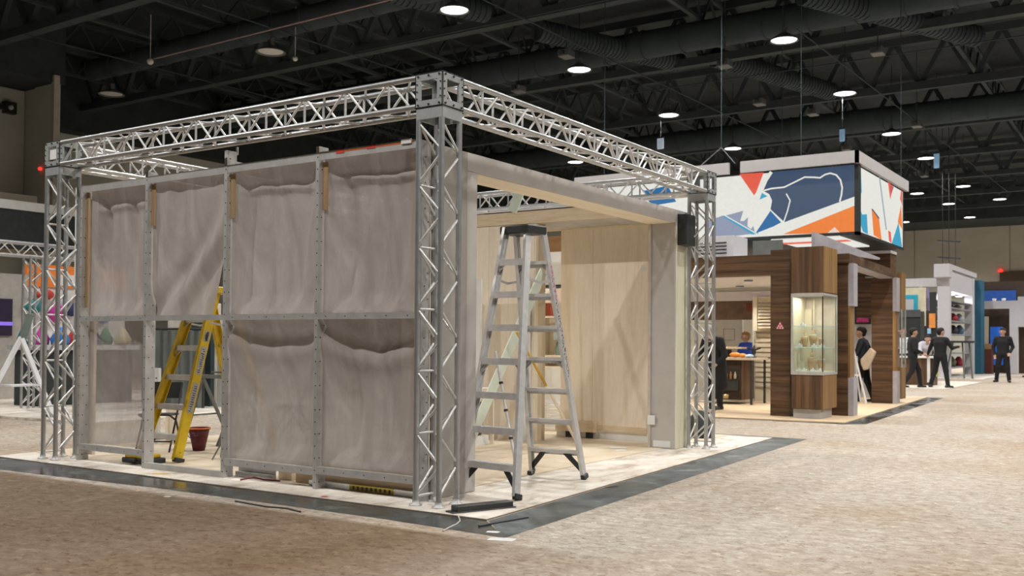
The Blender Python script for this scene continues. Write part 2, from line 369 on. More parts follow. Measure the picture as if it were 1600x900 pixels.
# ---------------------------------------------------------------- booth floor
FLZ = 0.0
pf = struct(MB().hexa([(-6.3, -.18, -.012), (.600, -.18, -.012), (.182, 7.55, -.012), (-6.3, 7.55, -.012),
                       (-6.3, -.18, -.0035), (.600, -.18, -.0035), (.182, 7.55, -.0035), (-6.3, 7.55, -.0035)]), 'booth_floor', mat('raw_ply_edge', (.20, .14, .09, 1), .8))
def edge_x(y): return .600-(y+.18)*.0541
# outer whitish sheets on the right border, front border; inner bare ply
ys = [-.18, .62, 2.05, 3.45, 4.85, 6.2, 7.55]
for a, b in zip(ys[:-1], ys[1:]):
    g = .002
    MB().hexa([(-.46, a+g, -.0035), (edge_x(a), a+g, -.0035), (edge_x(b), b-g, -.0035), (-.46, b-g, -.0035),
               (-.46, a+g, 0), (edge_x(a), a+g, 0), (edge_x(b), b-g, 0), (-.46, b-g, 0)]).build('floor_sheet', PLANKW, pf)
xs = [-6.3, -5.1, -3.9, -2.7, -1.5, -.464]
for i, (a, b) in enumerate(zip(xs[:-1], xs[1:])):
    MB().box(a+.002, b-.002, -.18, .30, -.0035, 0).build('floor_sheet', PLANKW, pf)
    for c, d in ((.304, 2.7), (2.704, 5.1), (5.104, 7.548)):
        MB().box(a+.002, b-.002, c, d-.004, -.0035, .004).build('floor_sheet', PLANKB, pf)
mb = MB()      # dark plastic strip round the platform, two runs with ragged overlaps
mb.add([(-7.6, -.82, -.0105), (-4.6, -.72, -.0105), (-2.76, -.60, -.0105), (-.1, -.585, -.0105), (1.09, -.65, -.0105), (.60, -.18, -.0105), (-7.6, -.18, -.0105)], [(0, 1, 2, 3, 4, 5, 6)])
s1 = single(mb, 'floor_plastic_strip', STRIP, 'glossy dark plastic strip on the carpet along the left front edge of the booth floor', 'plastic strip')
mb = MB().add([(.62, -.18, -.010), (1.088, -.648, -.010), (.86, 3.3, -.010), (.612, 7.766, -.010), (-1.2, 7.77, -.010), (-1.2, 7.56, -.010), (.184, 7.56, -.010)], [(0, 1, 2, 3, 6), (3, 4, 5, 6)])
s2 = single(mb, 'floor_plastic_strip', STRIPG, 'dull grey plastic strip on the carpet along the right edge of the booth floor', 'plastic strip')

# ---------------------------------------------------------------- box trusses
TS, TR = .1195, .0245
_bm = {}
def brace_mesh(face, d, r=.011, bay=.5):
    """one diagonal on a face of the box truss, drawn in truss space (axis = z, bay starts at 0)"""
    k = (face, d, bay)
    if k in _bm: return _bm[k]
    def P(side, z):
        s = TS*side
        return {0: (s, -TS, z), 1: (TS, s, z), 2: (s, TS, z), 3: (-TS, s, z)}[face]
    if d == 'up': a, b = P(-.93, .02*bay/.5), P(.93, bay*.46)
    elif d == 'down': a, b = P(.93, bay*.54), P(-.93, bay*.98)
    else: a, b = P(-.95, 0), P(.95, 0)
    _bm[k] = MB().tube(a, b, r, 7, caps=False).mesh('truss_brace', ALU); return _bm[k]
def box_truss(name, label, cat, loc, rot, length, start, nb, rungs=(), group=None, rung_at=.5, bay=.5, chord_r=TR):
    o = thing(name, loc, label, cat, group, rot)
    me = MB().tube((0, 0, 0), (0, 0, length), chord_r, 12).mesh('truss_chord', TRUSS)
    for sx in (-1, 1):
        for sy in (-1, 1): put('chord', me, o, (sx*TS, sy*TS, 0))
    for f in range(4):
        for i in range(nb):
            z = start+i*bay+(0 if f % 2 == 0 else 0)
            for d in ('up', 'down'):
                if d == 'down' and z+bay > length+.02: continue
                put('brace', brace_mesh(f, d, bay=bay), o, (0, 0, z))
            if f in rungs: put('rung', brace_mesh(f, 'rung'), o, (0, 0, z+bay*rung_at))
    return o
H = 3.277; HT = 3.565; XL = -5.386; YD = 5.546; SP = .239
def centre(ix, iy): return (ix-TS, iy+TS)
towers = [('near', 0, 0), ('left', XL, 0), ('right', 0, YD), ('back', XL, YD)]
TL = {'near': 'tall aluminium box truss tower at the near corner of the booth, beside the stepladder',
      'left': 'aluminium box truss tower at the far left end of the cloth wall',
      'right': 'aluminium box truss tower at the right end of the booth, before the wooden booth',
      'back': 'aluminium box truss tower at the hidden back corner behind the cloth wall'}
def plate_ring(w, z0, z1, open_):
    pass
def corner_block(cx, cy, key):
    e = .1445; o = thing('corner_block', (cx, cy, H), 'riveted aluminium corner cube of plates on top of the %s truss tower' % {'near': 'near middle', 'left': 'far left', 'right': 'right', 'back': 'hidden back'}[key], 'truss corner', 'corner cubes of the truss frame')
    h = HT-H; t = .012; b1 = .062
    def plate(f):
        mb = MB()
        # frame in local 2d (u along, v up), opening in the middle
        for u0, u1, v0, v1 in ((-e, e, 0, b1), (-e, e, h-b1, h), (-e, -e+b1, b1, h-b1), (e-b1, e, b1, h-b1)):
            if f == 0: mb.box(cx+u0, cx+u1, cy-e, cy-e+t, H+v0, H+v1)
            if f == 1: mb.box(cx+e-t, cx+e, cy+u0, cy+u1, H+v0, H+v1)
            if f == 2: mb.box(cx+u0, cx+u1, cy+e-t, cy+e, H+v0, H+v1)
            if f == 3: mb.box(cx-e, cx-e+t, cy+u0, cy+u1, H+v0, H+v1)
        if f == 4:
            for u0, u1, v0, v1 in ((-e, e, -e, -e+b1), (-e, e, e-b1, e), (-e, -e+b1, -e, e), (e-b1, e, -e, e)): mb.box(cx+u0, cx+u1, cy+v0, cy+v1, HT-t, HT)
        if f == 5:
            for u0, u1, v0, v1 in ((-e, e, -e, -e+b1), (-e, e, e-b1, e), (-e, -e+b1, -e, e), (e-b1, e, -e, e)): mb.box(cx+u0, cx+u1, cy+v0, cy+v1, H, H+t)
        return mb
    for f in range(6): plate(f).build('plate', PLATE, o, .002)
    bo = MB()
    for f in range(4):
        for u in (-.11, 0, .11):
            for v in (.025, h-.025):
                p = {0: (cx+u, cy-e, H+v), 1: (cx+e, cy+u, H+v), 2: (cx+u, cy+e, H+v), 3: (cx-e, cy+u, H+v)}[f]
                q = {0: (0, -.01, 0), 1: (.01, 0, 0), 2: (0, .01, 0), 3: (-.01, 0, 0)}[f]
                bo.tube(p, Vector(p)+Vector(q), .009, 6)
        for v in (.08, .14, .2):
            for u in (-.122, .122):
                p = {0: (cx+u, cy-e, H+v), 1: (cx+e, cy+u, H+v), 2: (cx+u, cy+e, H+v), 3: (cx-e, cy+u, H+v)}[f]
                q = {0: (0, -.006, 0), 1: (.006, 0, 0), 2: (0, .006, 0), 3: (-.006, 0, 0)}[f]
                bo.tube(p, Vector(p)+Vector(q), .007, 6)
    bb = bo.build('bolt', STEEL, o); bb['kind'] = 'stuff'
    if key == 'left': MB().box(cx-.07, cx+.065, cy-.125, cy-.12, H+.09, H+.20).build('white_card', WHITE, o)
    return o
for key, ix, iy in towers:
    cx, cy = centre(ix, iy) if key in ('near', 'right') else (ix-TS, iy+TS)
    t = box_truss('truss_tower', TL[key], 'truss tower', (cx, cy, .004), None, H-.095, .07, 6, (3,) if key != 'right' else (2,), 'upright truss towers of the booth frame', 0, bay=.515)
    e = .133
    cb = MB()
    for u in (-1, 1):
        cb.box(-e, e, u*e-.006, u*e+.006, H-.095, H-.002); cb.box(u*e-.006, u*e+.006, -e, e, H-.095, H-.002)
    put('collar', cb.mesh('collar', PLATE), t)
    bpme = MB().lathe([(.055, 0), (.055, .012), (.03, .016), (.03, .05)], n=14).mesh('foot', ALU2)
    for sx in (-1, 1):
        for sy in (-1, 1): put('foot', bpme, t, (sx*TS, sy*TS, -.004))
    corner_block(cx, cy, key)
ZC = (H+HT)/2
gA = 'horizontal truss beams of the booth frame'
LB = -XL-SP-.05
# left beam: axis z -> -x
box_truss('truss_beam', 'long aluminium truss beam over the cloth wall, near corner cube to the left tower', 'truss beam', (-.264, TS, ZC), (0, -math.pi/2, 0), LB, .055, 10, (0, 2), gA)
box_truss('truss_beam', 'aluminium truss beam running from the near corner cube to the right tower, above the stepladder', 'truss beam', (-TS, .264, ZC), (-math.pi/2, 0, 0), YD-.289, .055, 10, (1, 3), gA)
box_truss('truss_beam', 'aluminium truss beam behind the cloth wall, from the far left tower to the back', 'truss beam', (XL-TS, .264, ZC), (-math.pi/2, 0, 0), YD-.289, .055, 10, (1, 3), gA)
box_truss('truss_beam', 'aluminium truss beam at the back of the booth, seen through the wooden portal', 'truss beam', (-.264, YD+TS, ZC), (0, -math.pi/2, 0), LB, .055, 10, (0, 2), gA)
# ---------------------------------------------------------------- cloth wall: slotted aluminium frame
PX = [-5.2, -4.04, -2.8, -1.55, -.34]
fr = thing('cloth_wall_frame', (-2.8, .2, 0), 'slotted aluminium post and rail frame holding the grey cloth panels on the left side', 'wall frame')
TOPZ = [3.07, 3.12, 3.22, 3.13, 3.06]
for x, tz in zip(PX, TOPZ):
    p = MB().box(x-.02, x+.02, .15, .154, 0, tz).box(x+.016, x+.02, .154, .27, 0, tz).box(x-.02, x-.016, .154, .27, 0, tz).build('post', ALU2, fr)
    h = MB()
    for i in range(int(tz/.11)):
        z = .06+i*.11
        h.tube((x+.004, .1485, z), (x+.004, .151, z), .007, 6); h.tube((x+.0195, .19+(i % 2)*.045, z), (x+.0215, .19+(i % 2)*.045, z), .007, 6)
    h = h.build('slot_hole', BLACK, p); h['kind'] = 'stuff'
for i in range(4):
    a, b = PX[i]+.021, PX[i+1]-.021
    zt = 3.03+.005*i
    MB().box(a, b, .152, .158, zt-.045, zt+.03).box(a, b, .158, .20, zt+.024, zt+.03).build('top_rail', ALU2, fr)
    MB().box(a, b, .150, .157, 1.545, 1.60).box(a, b, .157, .20, 1.595, 1.60).build('middle_rail', ALU2, fr)
    zb = (.155, .03, .16, .175)[i]
    MB().box(a, b, .150, .157, zb-.035, zb+.03).box(a, b, .157, .20, zb+.025, zb+.03).build('bottom_rail', ALU2, fr)
    if i != 1:
        h = MB()
        for k in range(5): h.tube((a+.1+k*.24, .1485, zb-.002), (a+.1+k*.24, .151, zb-.002), .006, 6)
        for k in range(5): h.tube((a+.1+k*.24, .1485, 1.572), (a+.1+k*.24, .151, 1.572), .006, 6)
        h = h.build('rail_hole', BLACK, fr); h['kind'] = 'stuff'
for x, z in ((PX[1], 3.03), (PX[2], 3.12), (PX[3], 3.09), (PX[0], 3.05)):
    MB().box(x-.012, x+.012, .27, .62, z-.012, z+.006).build('stay', ALU2, fr)
for i, x in enumerate(PX[:4]):         # timber battens clipped to the posts behind the cloth
    MB().box(x+.024, x+.085, .196, .206, 2.55 if i else 1.7, 2.99).build('batten', wood('orange_pine_batten', (.44, .30, .17, 1), (.36, .22, .11, 1), 'z', 2) if 'orange_pine_batten' not in MATS else MATS['orange_pine_batten'], fr)
MB().box(-5.2, -5.13, .285, .32, .05, 2.95).build('batten', PLY, fr)
MB().tube((PX[2]-.01, .30, 3.2), (PX[2]-.01, .30, H), .012, 8).build('hanger_rod', ALU2, fr)
# cloth panels
def cloth(x0, x1, z0, z1, fn, label, material=SCRIM, nx=44, nz=60, group='grey cloth panels of the booth wall', outline=None):
    V = []; F = []
    for j in range(nz+1):
        for i in range(nx+1):
            u, v = i/nx, j/nz
            x, z = (x0+(x1-x0)*u, z1+(z0-z1)*v) if not outline else outline(u, v)
            V.append((x, fn(u, v), z))
    for j in range(nz):
        for i in range(nx): a = j*(nx+1)+i; F.append((a, a+1, a+nx+2, a+nx+1))
    mb = MB().add(V, F, 0, True)
    return single(mb, 'cloth_panel', material, label, 'cloth panel', group)
def wr(seed, amp=.012):
    r = random.Random(seed); ks = [(r.uniform(2, 9), r.uniform(-2.5, 2.5), r.uniform(0, 6.3), r.uniform(.4, 1)) for _ in range(7)]
    return lambda u, v: amp*sum(a*math.sin(fx*u*3.1+fz*v*3.1+ph) for fx, fz, ph, a in ks)/2
YB = .215
def hang(seed, sag, amp=.011, swag=0, fold=(), hem=0):
    w = wr(seed, amp)
    def f(u, v):
        e = min(1, min(u, 1-u)*7)*min(1, v*9)*min(1, (1-v)*12)
        sm = lambda t: (lambda q: q*q*(3-2*q))(max(0, min(1, t)))
        y = YB+.05*sm(u*6)*sm(v*5)*sm((1-v)*7)*sm((1-u)*9)+sag*math.sin(math.pi*u)**.6*math.sin(math.pi*min(1, v*1.02))**.5+w(u, v)*e
        # swag: curved creases running down from the two upper corners
        if swag:
            c = v-.05-swag*(1-(2*u-1)**2)
            y += .045*math.exp(-(c/.05)**2)*min(1, v*20)-.03*math.exp(-((c-.12)/.07)**2)*min(1, v*20)
        if hem: c = v-.15-.012*math.sin(5*u+seed); y += hem*(math.exp(-(c/.022)**2)*-1.0+math.exp(-((c+.05)/.03)**2)*.6)*sm(u*5)*sm((1-u)*5)
        for (uc, wd, am) in fold: y += am*math.exp(-((u-uc-.05*v)/wd)**2)*math.sin(math.pi*v)**.5
        return y
    return f
cl = [(0, 'upper', 2, .05, .02, ()), (2, 'upper', 3, .06, 0, ((.12, .03, .02), (.6, .04, .015))), (3, 'upper', 4, .07, .05, ((.3, .04, .02), (.75, .05, -.015)))]
cloth(PX[0]+.1, PX[1]-.025, 1.59, 3.0, hang(2, .05, .014, 0, ((.2, .03, .03), (.65, .03, .02)), .02), 'grey cloth panel at the top left of the booth wall, beside the left tower')
cloth(PX[2]+.03, PX[3]-.025, 1.59, 3.02, hang(3, .06, .014, 0, ((.12, .03, .03), (.42, .03, -.02), (.6, .04, .02)), .03), 'taut upper grey cloth panel right of the loose one')
cloth(PX[3]+.03, PX[4]-.025, 1.59, 3.03, hang(4, .07, .014, 0, ((.18, .03, .03), (.5, .03, .015), (.75, .05, -.02)), .035), 'upper grey cloth panel next to the near truss tower, red tape above it')
cloth(PX[0]+.1, PX[1]-.025, .19, 1.55, hang(5, .05, .006, 0, ((.45, .05, .03), (.7, .06, -.03))), 'thin see-through grey cloth panel at the lower left, dim shapes showing through', SCRIM_THIN)
cloth(PX[2]+.03, PX[3]-.025, .19, 1.55, hang(6, .07, .012, .07, ((.15, .03, .02),)), 'lower grey cloth panel right beside the yellow stepladder')
cloth(PX[3]+.03, PX[4]-.025, .21, 1.55, hang(8, .07, .014, .12, ((.25, .05, .03), (.6, .05, -.02), (.85, .05, .02))), 'deeply creased sagging lower grey cloth panel next to the near truss tower')
# the loose one: its lower right corner has slipped, right edge pulled in along a curve
def lo(u, v):
    xr = PX[2]-.03-.0*v-.19*max(0, (v-.35)/.65)**1.6
    return PX[1]+.03+(xr-PX[1]-.03)*u, 3.02+(1.59-3.02)*v-.01*math.sin(3*u)*v
def lf(u, v):
    s = (1-u)*.9+v*.9        # diagonal creases from lower left to upper right
    y = YB+.05*math.sin(math.pi*u)*math.sin(math.pi*v)+wr(11, .01)(u, v)*min(1, u*8)
    t = u*.9+v*1.0-1.25+.35*(u-.5)**2
    y += -.10*math.exp(-(t/.10)**2)*u*v+.07*math.exp(-((t+.22)/.10)**2)*v+.05*math.exp(-((t-.22)/.09)**2)*u
    return y-.10*max(0, u-.75)*v
cloth(0, 0, 0, 0, lf, 'loose grey cloth panel above the yellow stepladder, lower right corner slipped and creased diagonally', outline=lo)
RTAPE = mat('red_tape', (.62, .05, .02, 1), .5); OTAPE = mat('orange_tape', (.68, .16, .03, 1), .5)
tp = MB()
tp.box(-1.30, -.42, .150, .153, 3.05, 3.062)
t1 = single(tp, 'red_tape', OTAPE, 'strip of red and orange tape along the top rail by the near tower', 'tape')
MB().box(-1.32, -1.22, .148, .1495, 3.04, 3.07).build('torn_end', RTAPE, t1); MB().box(-.95, -.85, .148, .1495, 3.045, 3.072).build('torn_end', RTAPE, t1)
single(MB().box(-.55, -.44, .140, .152, 3.045, 3.085), 'paper_tag', WHITE, 'small white tag on the red taped top rail beside the near tower', 'tag')

# ---------------------------------------------------------------- wooden portal on the right side
pt = thing('wooden_portal', (-.45, 3.2, .004), 'large grey boarded wooden portal frame with a plywood underside, behind the aluminium stepladder', 'portal')
PBX = -.295
MB().box(-.33, PBX, .29, .755, .004, 3.05).build('side_panel', mat('grey_return_board', (.35, .32, .29, 1), .75, 0, .06, 3), pt)
MB().box(-.66, PBX, .758, .915, .004, 2.883).build('left_post', GREYMDF, pt, .003)
MB().box(-.33, PBX+.001, .758, 5.26, 2.885, 3.05).build('header_board', GREYMDF, pt)
MB().box(-.33, PBX+.001, 5.262, 5.66, 2.885, 3.05).build('header_board', GREYMDF, pt)
sf = MB().box(-.68, -.33, .758, 5.66, 2.885, 2.905); sf.build('soffit', PLYG if False else wood('plywood_soffit', (.90, .81, .65, 1), (.82, .70, .52, 1), 'y', 1.4), pt)
MB().box(-.68, -.655, .758, 5.66, 2.906, 3.05).build('inner_board', PLY, pt)
rp = MB().box(-.632, PBX-.001, 5.262, 5.66, .004, 2.884); rpo = rp.build('right_post', PLYG, pt)
MB().box(-.632, PBX-.012, 5.252, 5.2615, .004, 2.884).build('post_facing', GREYMDF, pt)
MB().box(-.662, -.634, 5.22, 5.66, .004, 2.884).build('post_stop', mat('pale_edge_board', (.50, .45, .40, 1), .7), pt)
MB().box(-.60, -.36, 5.249, 5.2515, .02, .10).build('tape_patch', WHITE, pt); MB().box(-.665, -.56, 5.214, 5.219, .30, .42).build('tape_patch', WHITE, pt)
single(MB().box(-.296, -.18, 5.30, 5.60, 2.60, 3.0).box(-.18, -.172, 5.31, 5.59, 2.61, 2.99), 'wall_speaker', BLACK, 'black flat box mounted high on the right post of the wooden portal', 'speaker', bevel=.006)

# ---------------------------------------------------------------- plywood walls inside
bw = thing('plywood_back_wall', (-1.6, 5.9, .004), 'plywood back wall behind the portal, right of the narrow gap, raised on dark feet', 'wall')
xs = [-2.32, -1.80, -.95]
for a, b in zip(xs[:-1], xs[1:]): MB().box(a+.0015, b-.0015, 5.8, 5.83, .20, 2.965).build('plywood_sheet', PLY, bw)
MB().box(-2.32, -.95, 5.792, 5.8, .12, .20).build('bottom_rail', PLYX, bw); MB().box(-2.34, -1.72, 5.70, 5.79, .10, .25).build('ledge', PLYX, bw)
for x in (-2.18, -1.85): MB().box(x-.05, x+.05, 5.80, 5.86, .004, .12).build('foot', BLACK, bw)
MB().box(-2.4, -.96, 5.835, 5.85, .004, .13).build('backing_board', WHITE, bw)
MB().box(-.95, -.66, 5.80, 5.83, .004, 2.965).build('plywood_sheet', PLY, bw)
MB().box(-1.05, -.97, 5.788, 5.7995, 2.33, 2.37).build('tape_patch', WHITE, bw)
lw = thing('plywood_wall_unit', (-3.3, 5.1, .004), 'thick plywood wall unit left of the narrow gap, behind the aluminium stepladder', 'wall')
xs = [-4.6, -3.9, -3.02, -2.262]
for a, b in zip(xs[:-1], xs[1:]): MB().box(a+.002, b-.002, 5.0, 5.02, .004, 2.962).build('plywood_sheet', PLY, lw)
MB().box(-2.26, -2.24, 5.0, 5.06, .004, 2.962).build('end_post', PLY, lw); MB().box(-2.262, -2.245, 5.062, 5.25, .004, 2.962).build('end_board', wood('pale_ply_edge', (.70, .60, .45, 1), (.60, .48, .34, 1), 'z', 2), lw)
MB().box(-4.6, -2.27, 5.28, 5.30, .004, 2.962).build('back_board', PLY, lw)
lid = thing('ceiling_beam', (-2.6, 5.4, 2.97), 'plywood ceiling beam with pale underside spanning the back of the booth interior', 'beam')
MB().box(-4.9, -.70, 5.0, 5.03, 2.97, 3.14).build('fascia', PLYX, lid); MB().box(-4.9, -.70, 5.03, 5.80, 2.968, 2.985).build('underside', mat('grey_white_board', (.55, .53, .51, 1), .7), lid)
MB().box(-4.9, -.70, 5.77, 5.80, 2.945, 2.967).build('edge_strip', mat('pale_yellow_strip', (.78, .70, .48, 1), .6), lid)
# ---------------------------------------------------------------- ladders
def lerp(a, b, t): return Vector(a)+(Vector(b)-Vector(a))*t
def ladder(name, label, A, B, ztop, zs, rail_w, rail_d, railm, footm, capm, both, step_d=.085, axis=(0, 1, 0), decal=None):
    """A, B: ((base_left, base_right), (top_left, top_right)) of the two legs frames"""
    c = (Vector(A[0][0])+Vector(A[0][1])+Vector(B[0][0])+Vector(B[0][1]))/4; c.z = .004
    o = thing(name, c, label, 'ladder'); ax = Vector(axis)
    for fi, (F, sgn) in enumerate(((A, 1), (B, -1))):
        side = (Vector(F[0][1])-Vector(F[0][0])).normalized()
        for j in (0, 1):
            b, t = Vector(F[0][j]), Vector(F[1][j]); d = (t-b).normalized(); s = side*(1 if j == 0 else -1)
            n = d.cross(side).normalized()
            mb = MB()                                   # channel rail: web and two flanges
            mb.bar(b+Vector((0, 0, .03)), t, .006, rail_d, n)
            for q in (-1, 1): mb.bar(b+Vector((0, 0, .03))+n*q*(rail_d/2-.003)+s*rail_w/2, t+n*q*(rail_d/2-.003)+s*rail_w/2, rail_w, .006, n)
            r = mb.build('rail', railm, o)
            MB().bar(b-Vector((0, 0, .004-.008)), b+d*.055, rail_w+.02, rail_d+.012, n).build('foot', footm, o, .006)
            if decal and fi == decal[0] and j == decal[1]: decal[2](r, b, t, n, s, side)
        for k, z in enumerate(zs):
            if fi == 1 and not both: break
            tt = (z-F[0][0][2])/(F[1][0][2]-F[0][0][2]); p, q = lerp(F[0][0], F[1][0], tt), lerp(F[0][1], F[1][1], tt)
            p = p+side*.004; q = q-side*.004
            inn = ax*sgn
            mb = MB().bar(p, q, step_d, .006).bar(p-inn*step_d*.48-Vector((0, 0, .028)), q-inn*step_d*.48-Vector((0, 0, .028)), .005, .055).bar(p+inn*step_d*.48-Vector((0, 0, .014)), q+inn*step_d*.48-Vector((0, 0, .014)), .005, .028)
            for i in range(4): mb.bar(p+inn*step_d*(-.3+.2*i)+Vector((0, 0, .004)), q+inn*step_d*(-.3+.2*i)+Vector((0, 0, .004)), .006, .003)
            mb.build('step', ALU, o)
        if both or fi == 0:                            # knee braces under the lowest step and small ones higher up
            for k, m, dz, di in ((0, BLACK, .20, .17), (len(zs)-1, ALU2, .10, .09), (3, ALU2, .12, .11)):
                z = zs[k]; tt = (z-F[0][0][2])/(F[1][0][2]-F[0][0][2]); t2 = (z-dz-F[0][0][2])/(F[1][0][2]-F[0][0][2])
                for j in (0, 1):
                    s = side*(1 if j == 0 else -1)
                    MB().bar(lerp(F[0][j], F[1][j], tt)+s*di-Vector((0, 0, .02)), lerp(F[0][j], F[1][j], t2)+s*.012, .05 if k == 0 else .022, .012, ax).build('knee_brace', m, o)
        else:
            for k, z in enumerate(zs):
                tt = z/F[1][0][2]; MB().bar(lerp(F[0][0], F[1][0], tt), lerp(F[0][1], F[1][1], tt), .02, .03).build('cross_bar', ALU, o)
            MB().bar(lerp(F[0][0], F[1][0], .2), lerp(F[0][1], F[1][1], .42), .006, .02, ax).build('cross_brace', ALU2, o)
    tc = (Vector(A[1][0])+Vector(A[1][1])+Vector(B[1][0])+Vector(B[1][1]))/4
    sd = (Vector(A[0][1])-Vector(A[0][0])).normalized(); fwd = Vector((-sd.y, sd.x, 0)); w = (Vector(A[1][1])-Vector(A[1][0])).length/2+.05
    l = abs((Vector(B[1][0])-Vector(A[1][0])).dot(fwd))/2+.06
    P = lambda a, b, z: tc+sd*a+fwd*b+Vector((0, 0, z))
    cap = MB().hexa([P(-w, -l, -.06), P(w, -l, -.06), P(w, l, -.06), P(-w, l, -.06), P(-w, -l, .02), P(w, -l, .02), P(w, l, .02), P(-w, l, .02)]).build('top_cap', capm, o, .012)
    for i in (-1, 1): MB().lathe([(.022, 0), (.022, .006), (.012, .006), (.012, .002)], P(i*w*.55, 0, .02), 12).build('tool_hole', STEEL, cap)
    for j in (0, 1):                                   # spreaders
        a, b = lerp(A[0][j], A[1][j], .8), lerp(B[0][j], B[1][j], .8); m = (a+b)/2+Vector((0, 0, -.03))
        MB().bar(a, m, .006, .022).bar(m, b, .006, .022).build('spreader', ALU2, o)
    return o
def marks(cols, n0, n1, step, size):
    """worn vertical lettering on a rail: a run of small dark strokes lying on the rail's outer face"""
    def f(r, b, t, n, s, side):
        rr = random.Random(3)
        for c, (a0, a1) in zip(cols, ((n0, n0+(n1-n0)*.7), (n0+(n1-n0)*.7, n1))):
            mb = MB(); d = (t-b).normalized(); z = a0
            while z < a1:
                p = lerp(b, t, z)
                for q in range(3):
                    u = rr.uniform(-.02, .02); k = rr.uniform(-.011, .011)
                    mb.bar(p+n*u+d*k-s*.0045, p+n*(u+rr.choice((.0, .016)))+d*(k+rr.uniform(.004, .016))-s*.0045, .0012, .005, n)
                z += step
            m = mb.build('rail_lettering', c, r); m['kind'] = 'stuff'
    return f
MARKK = mat('marker_black', (.02, .02, .03, 1), .8); MARKP = mat('marker_magenta', (.5, .05, .22, 1), .8)
zs = [.285+.305*k for k in range(7)]
A = ((( -.385, .80, 0), (.303, .699, 0)), ((-.27, 1.335, 2.42), (-.015, 1.35, 2.42)))
B = (((-.473, 2.14, 0), (.13, 2.18, 0)), ((-.27, 1.50, 2.42), (.045, 1.52, 2.42)))
ladder('stepladder', 'tall silver aluminium stepladder with black top cap at the open side of the booth', A, B, 2.42, zs, .030, .075, ALU, BLACK, BLACK, True,
       decal=(1, 1, marks((MARKK, MARKP), .42, .86, .011, .02)))
zs = [.293, .62, .95, 1.28, 1.6]
A = (((-4.80, .66, 0), (-4.10, .64, 0)), ((-4.40, 1.10, 1.93), (-4.03, 1.09, 1.93)))
B = (((-4.62, 1.95, 0), (-3.93, 1.93, 0)), ((-4.38, 1.24, 1.93), (-4.02, 1.23, 1.93)))
def ylabel(r, b, t, n, s, side):
    d = (t-b).normalized()
    for a0, a1 in ((.50, .66), (.28, .45), (.69, .75)):
        p, q = lerp(b, t, a0), lerp(b, t, a1)
        l = MB().bar(p-s*.0045, q-s*.0045, .002, .07, n).build('rail_label', mat('worn_grey_label', (.38, .38, .37, 1), .6, 0, .2, 30), r)
        mb = MB(); rr = random.Random(int(a0*100))
        z = .06
        while z < .95:
            c = lerp(p, q, z)
            for k in range(2): mb.bar(c+n*rr.uniform(-.025, .0)-s*.0062, c+n*rr.uniform(.005, .028)+d*rr.uniform(-.004, .008)-s*.0062, .001, .007, d)
            z += .075
        mb.build('rail_lettering', MARKK, r)['kind'] = 'stuff'
ladder('stepladder', 'yellow fibreglass stepladder with grey treads, in the open bay below the loose cloth', A, B, 1.93, zs, .045, .11, YEL, BLACK, YEL, False, .09, decal=(0, 1, ylabel))

# ---------------------------------------------------------------- things on the booth floor
b = MB().bar((.225, -.09, .028), (.43, .40, .028), .10, .048).bar((.205, -.13, .006), (.44, .42, .006), .125, .008)
single(b, 'rubber_kerb_bar', BLACK, 'black ribbed rubber bar lying on the pale floor edge in front of the stepladder', 'bar', bevel=.01)
lv = thing('long_level', (-1.1, .30, .004), 'long silver spirit level with a yellow and black middle, lying under the cloth wall', 'level')
MB().box(-1.75, -1.24, .285, .315, .004, .052).build('end_section', ALU, lv); MB().box(-.72, -.44, .285, .315, .004, .052).build('end_section', ALU, lv)
MB().box(-1.24, -.72, .284, .316, .004, .052).build('middle_section', mat('dull_yellow', (.42, .31, .04, 1), .6), lv)
for i in range(9): MB().box(-1.20+i*.053, -1.20+i*.053+.022, .2805, .2838, .012, .044).build('black_mark', BLACK, lv)
single(MB().box(-2.0, -.40, .36, .38, .004, .20), 'plank_on_edge', PLYX, 'brown plywood plank standing on edge behind the long level', 'plank')
single(MB().box(-2.78, -2.25, .30, .34, .004, .05).box(-2.78, -2.25, .34, .344, .004, .09), 'spare_rail', ALU2, 'short silver rail lying on the floor under the third cloth panel', 'rail')
single(MB().box(-2.28, -2.10, .40, .56, .004, .12), 'wood_block', PLY, 'small plywood block on the floor under the cloth wall', 'block', bevel=.004)
tc = thing('tool_case', (-4.42, .42, .004), 'flat black and yellow tool case on the floor at the foot of the yellow stepladder', 'case')
MB().box(-4.62, -4.18, .30, .55, .004, .06).build('base', BLACK, tc, .01); MB().box(-4.58, -4.24, .31, .53, .06, .10).build('lid', YEL, tc, .01); MB().box(-4.45, -4.35, .27, .30, .03, .06).build('latch', STEEL, tc)
CHB = mat('black_tube', (.02, .022, .022, 1), .4, .3)
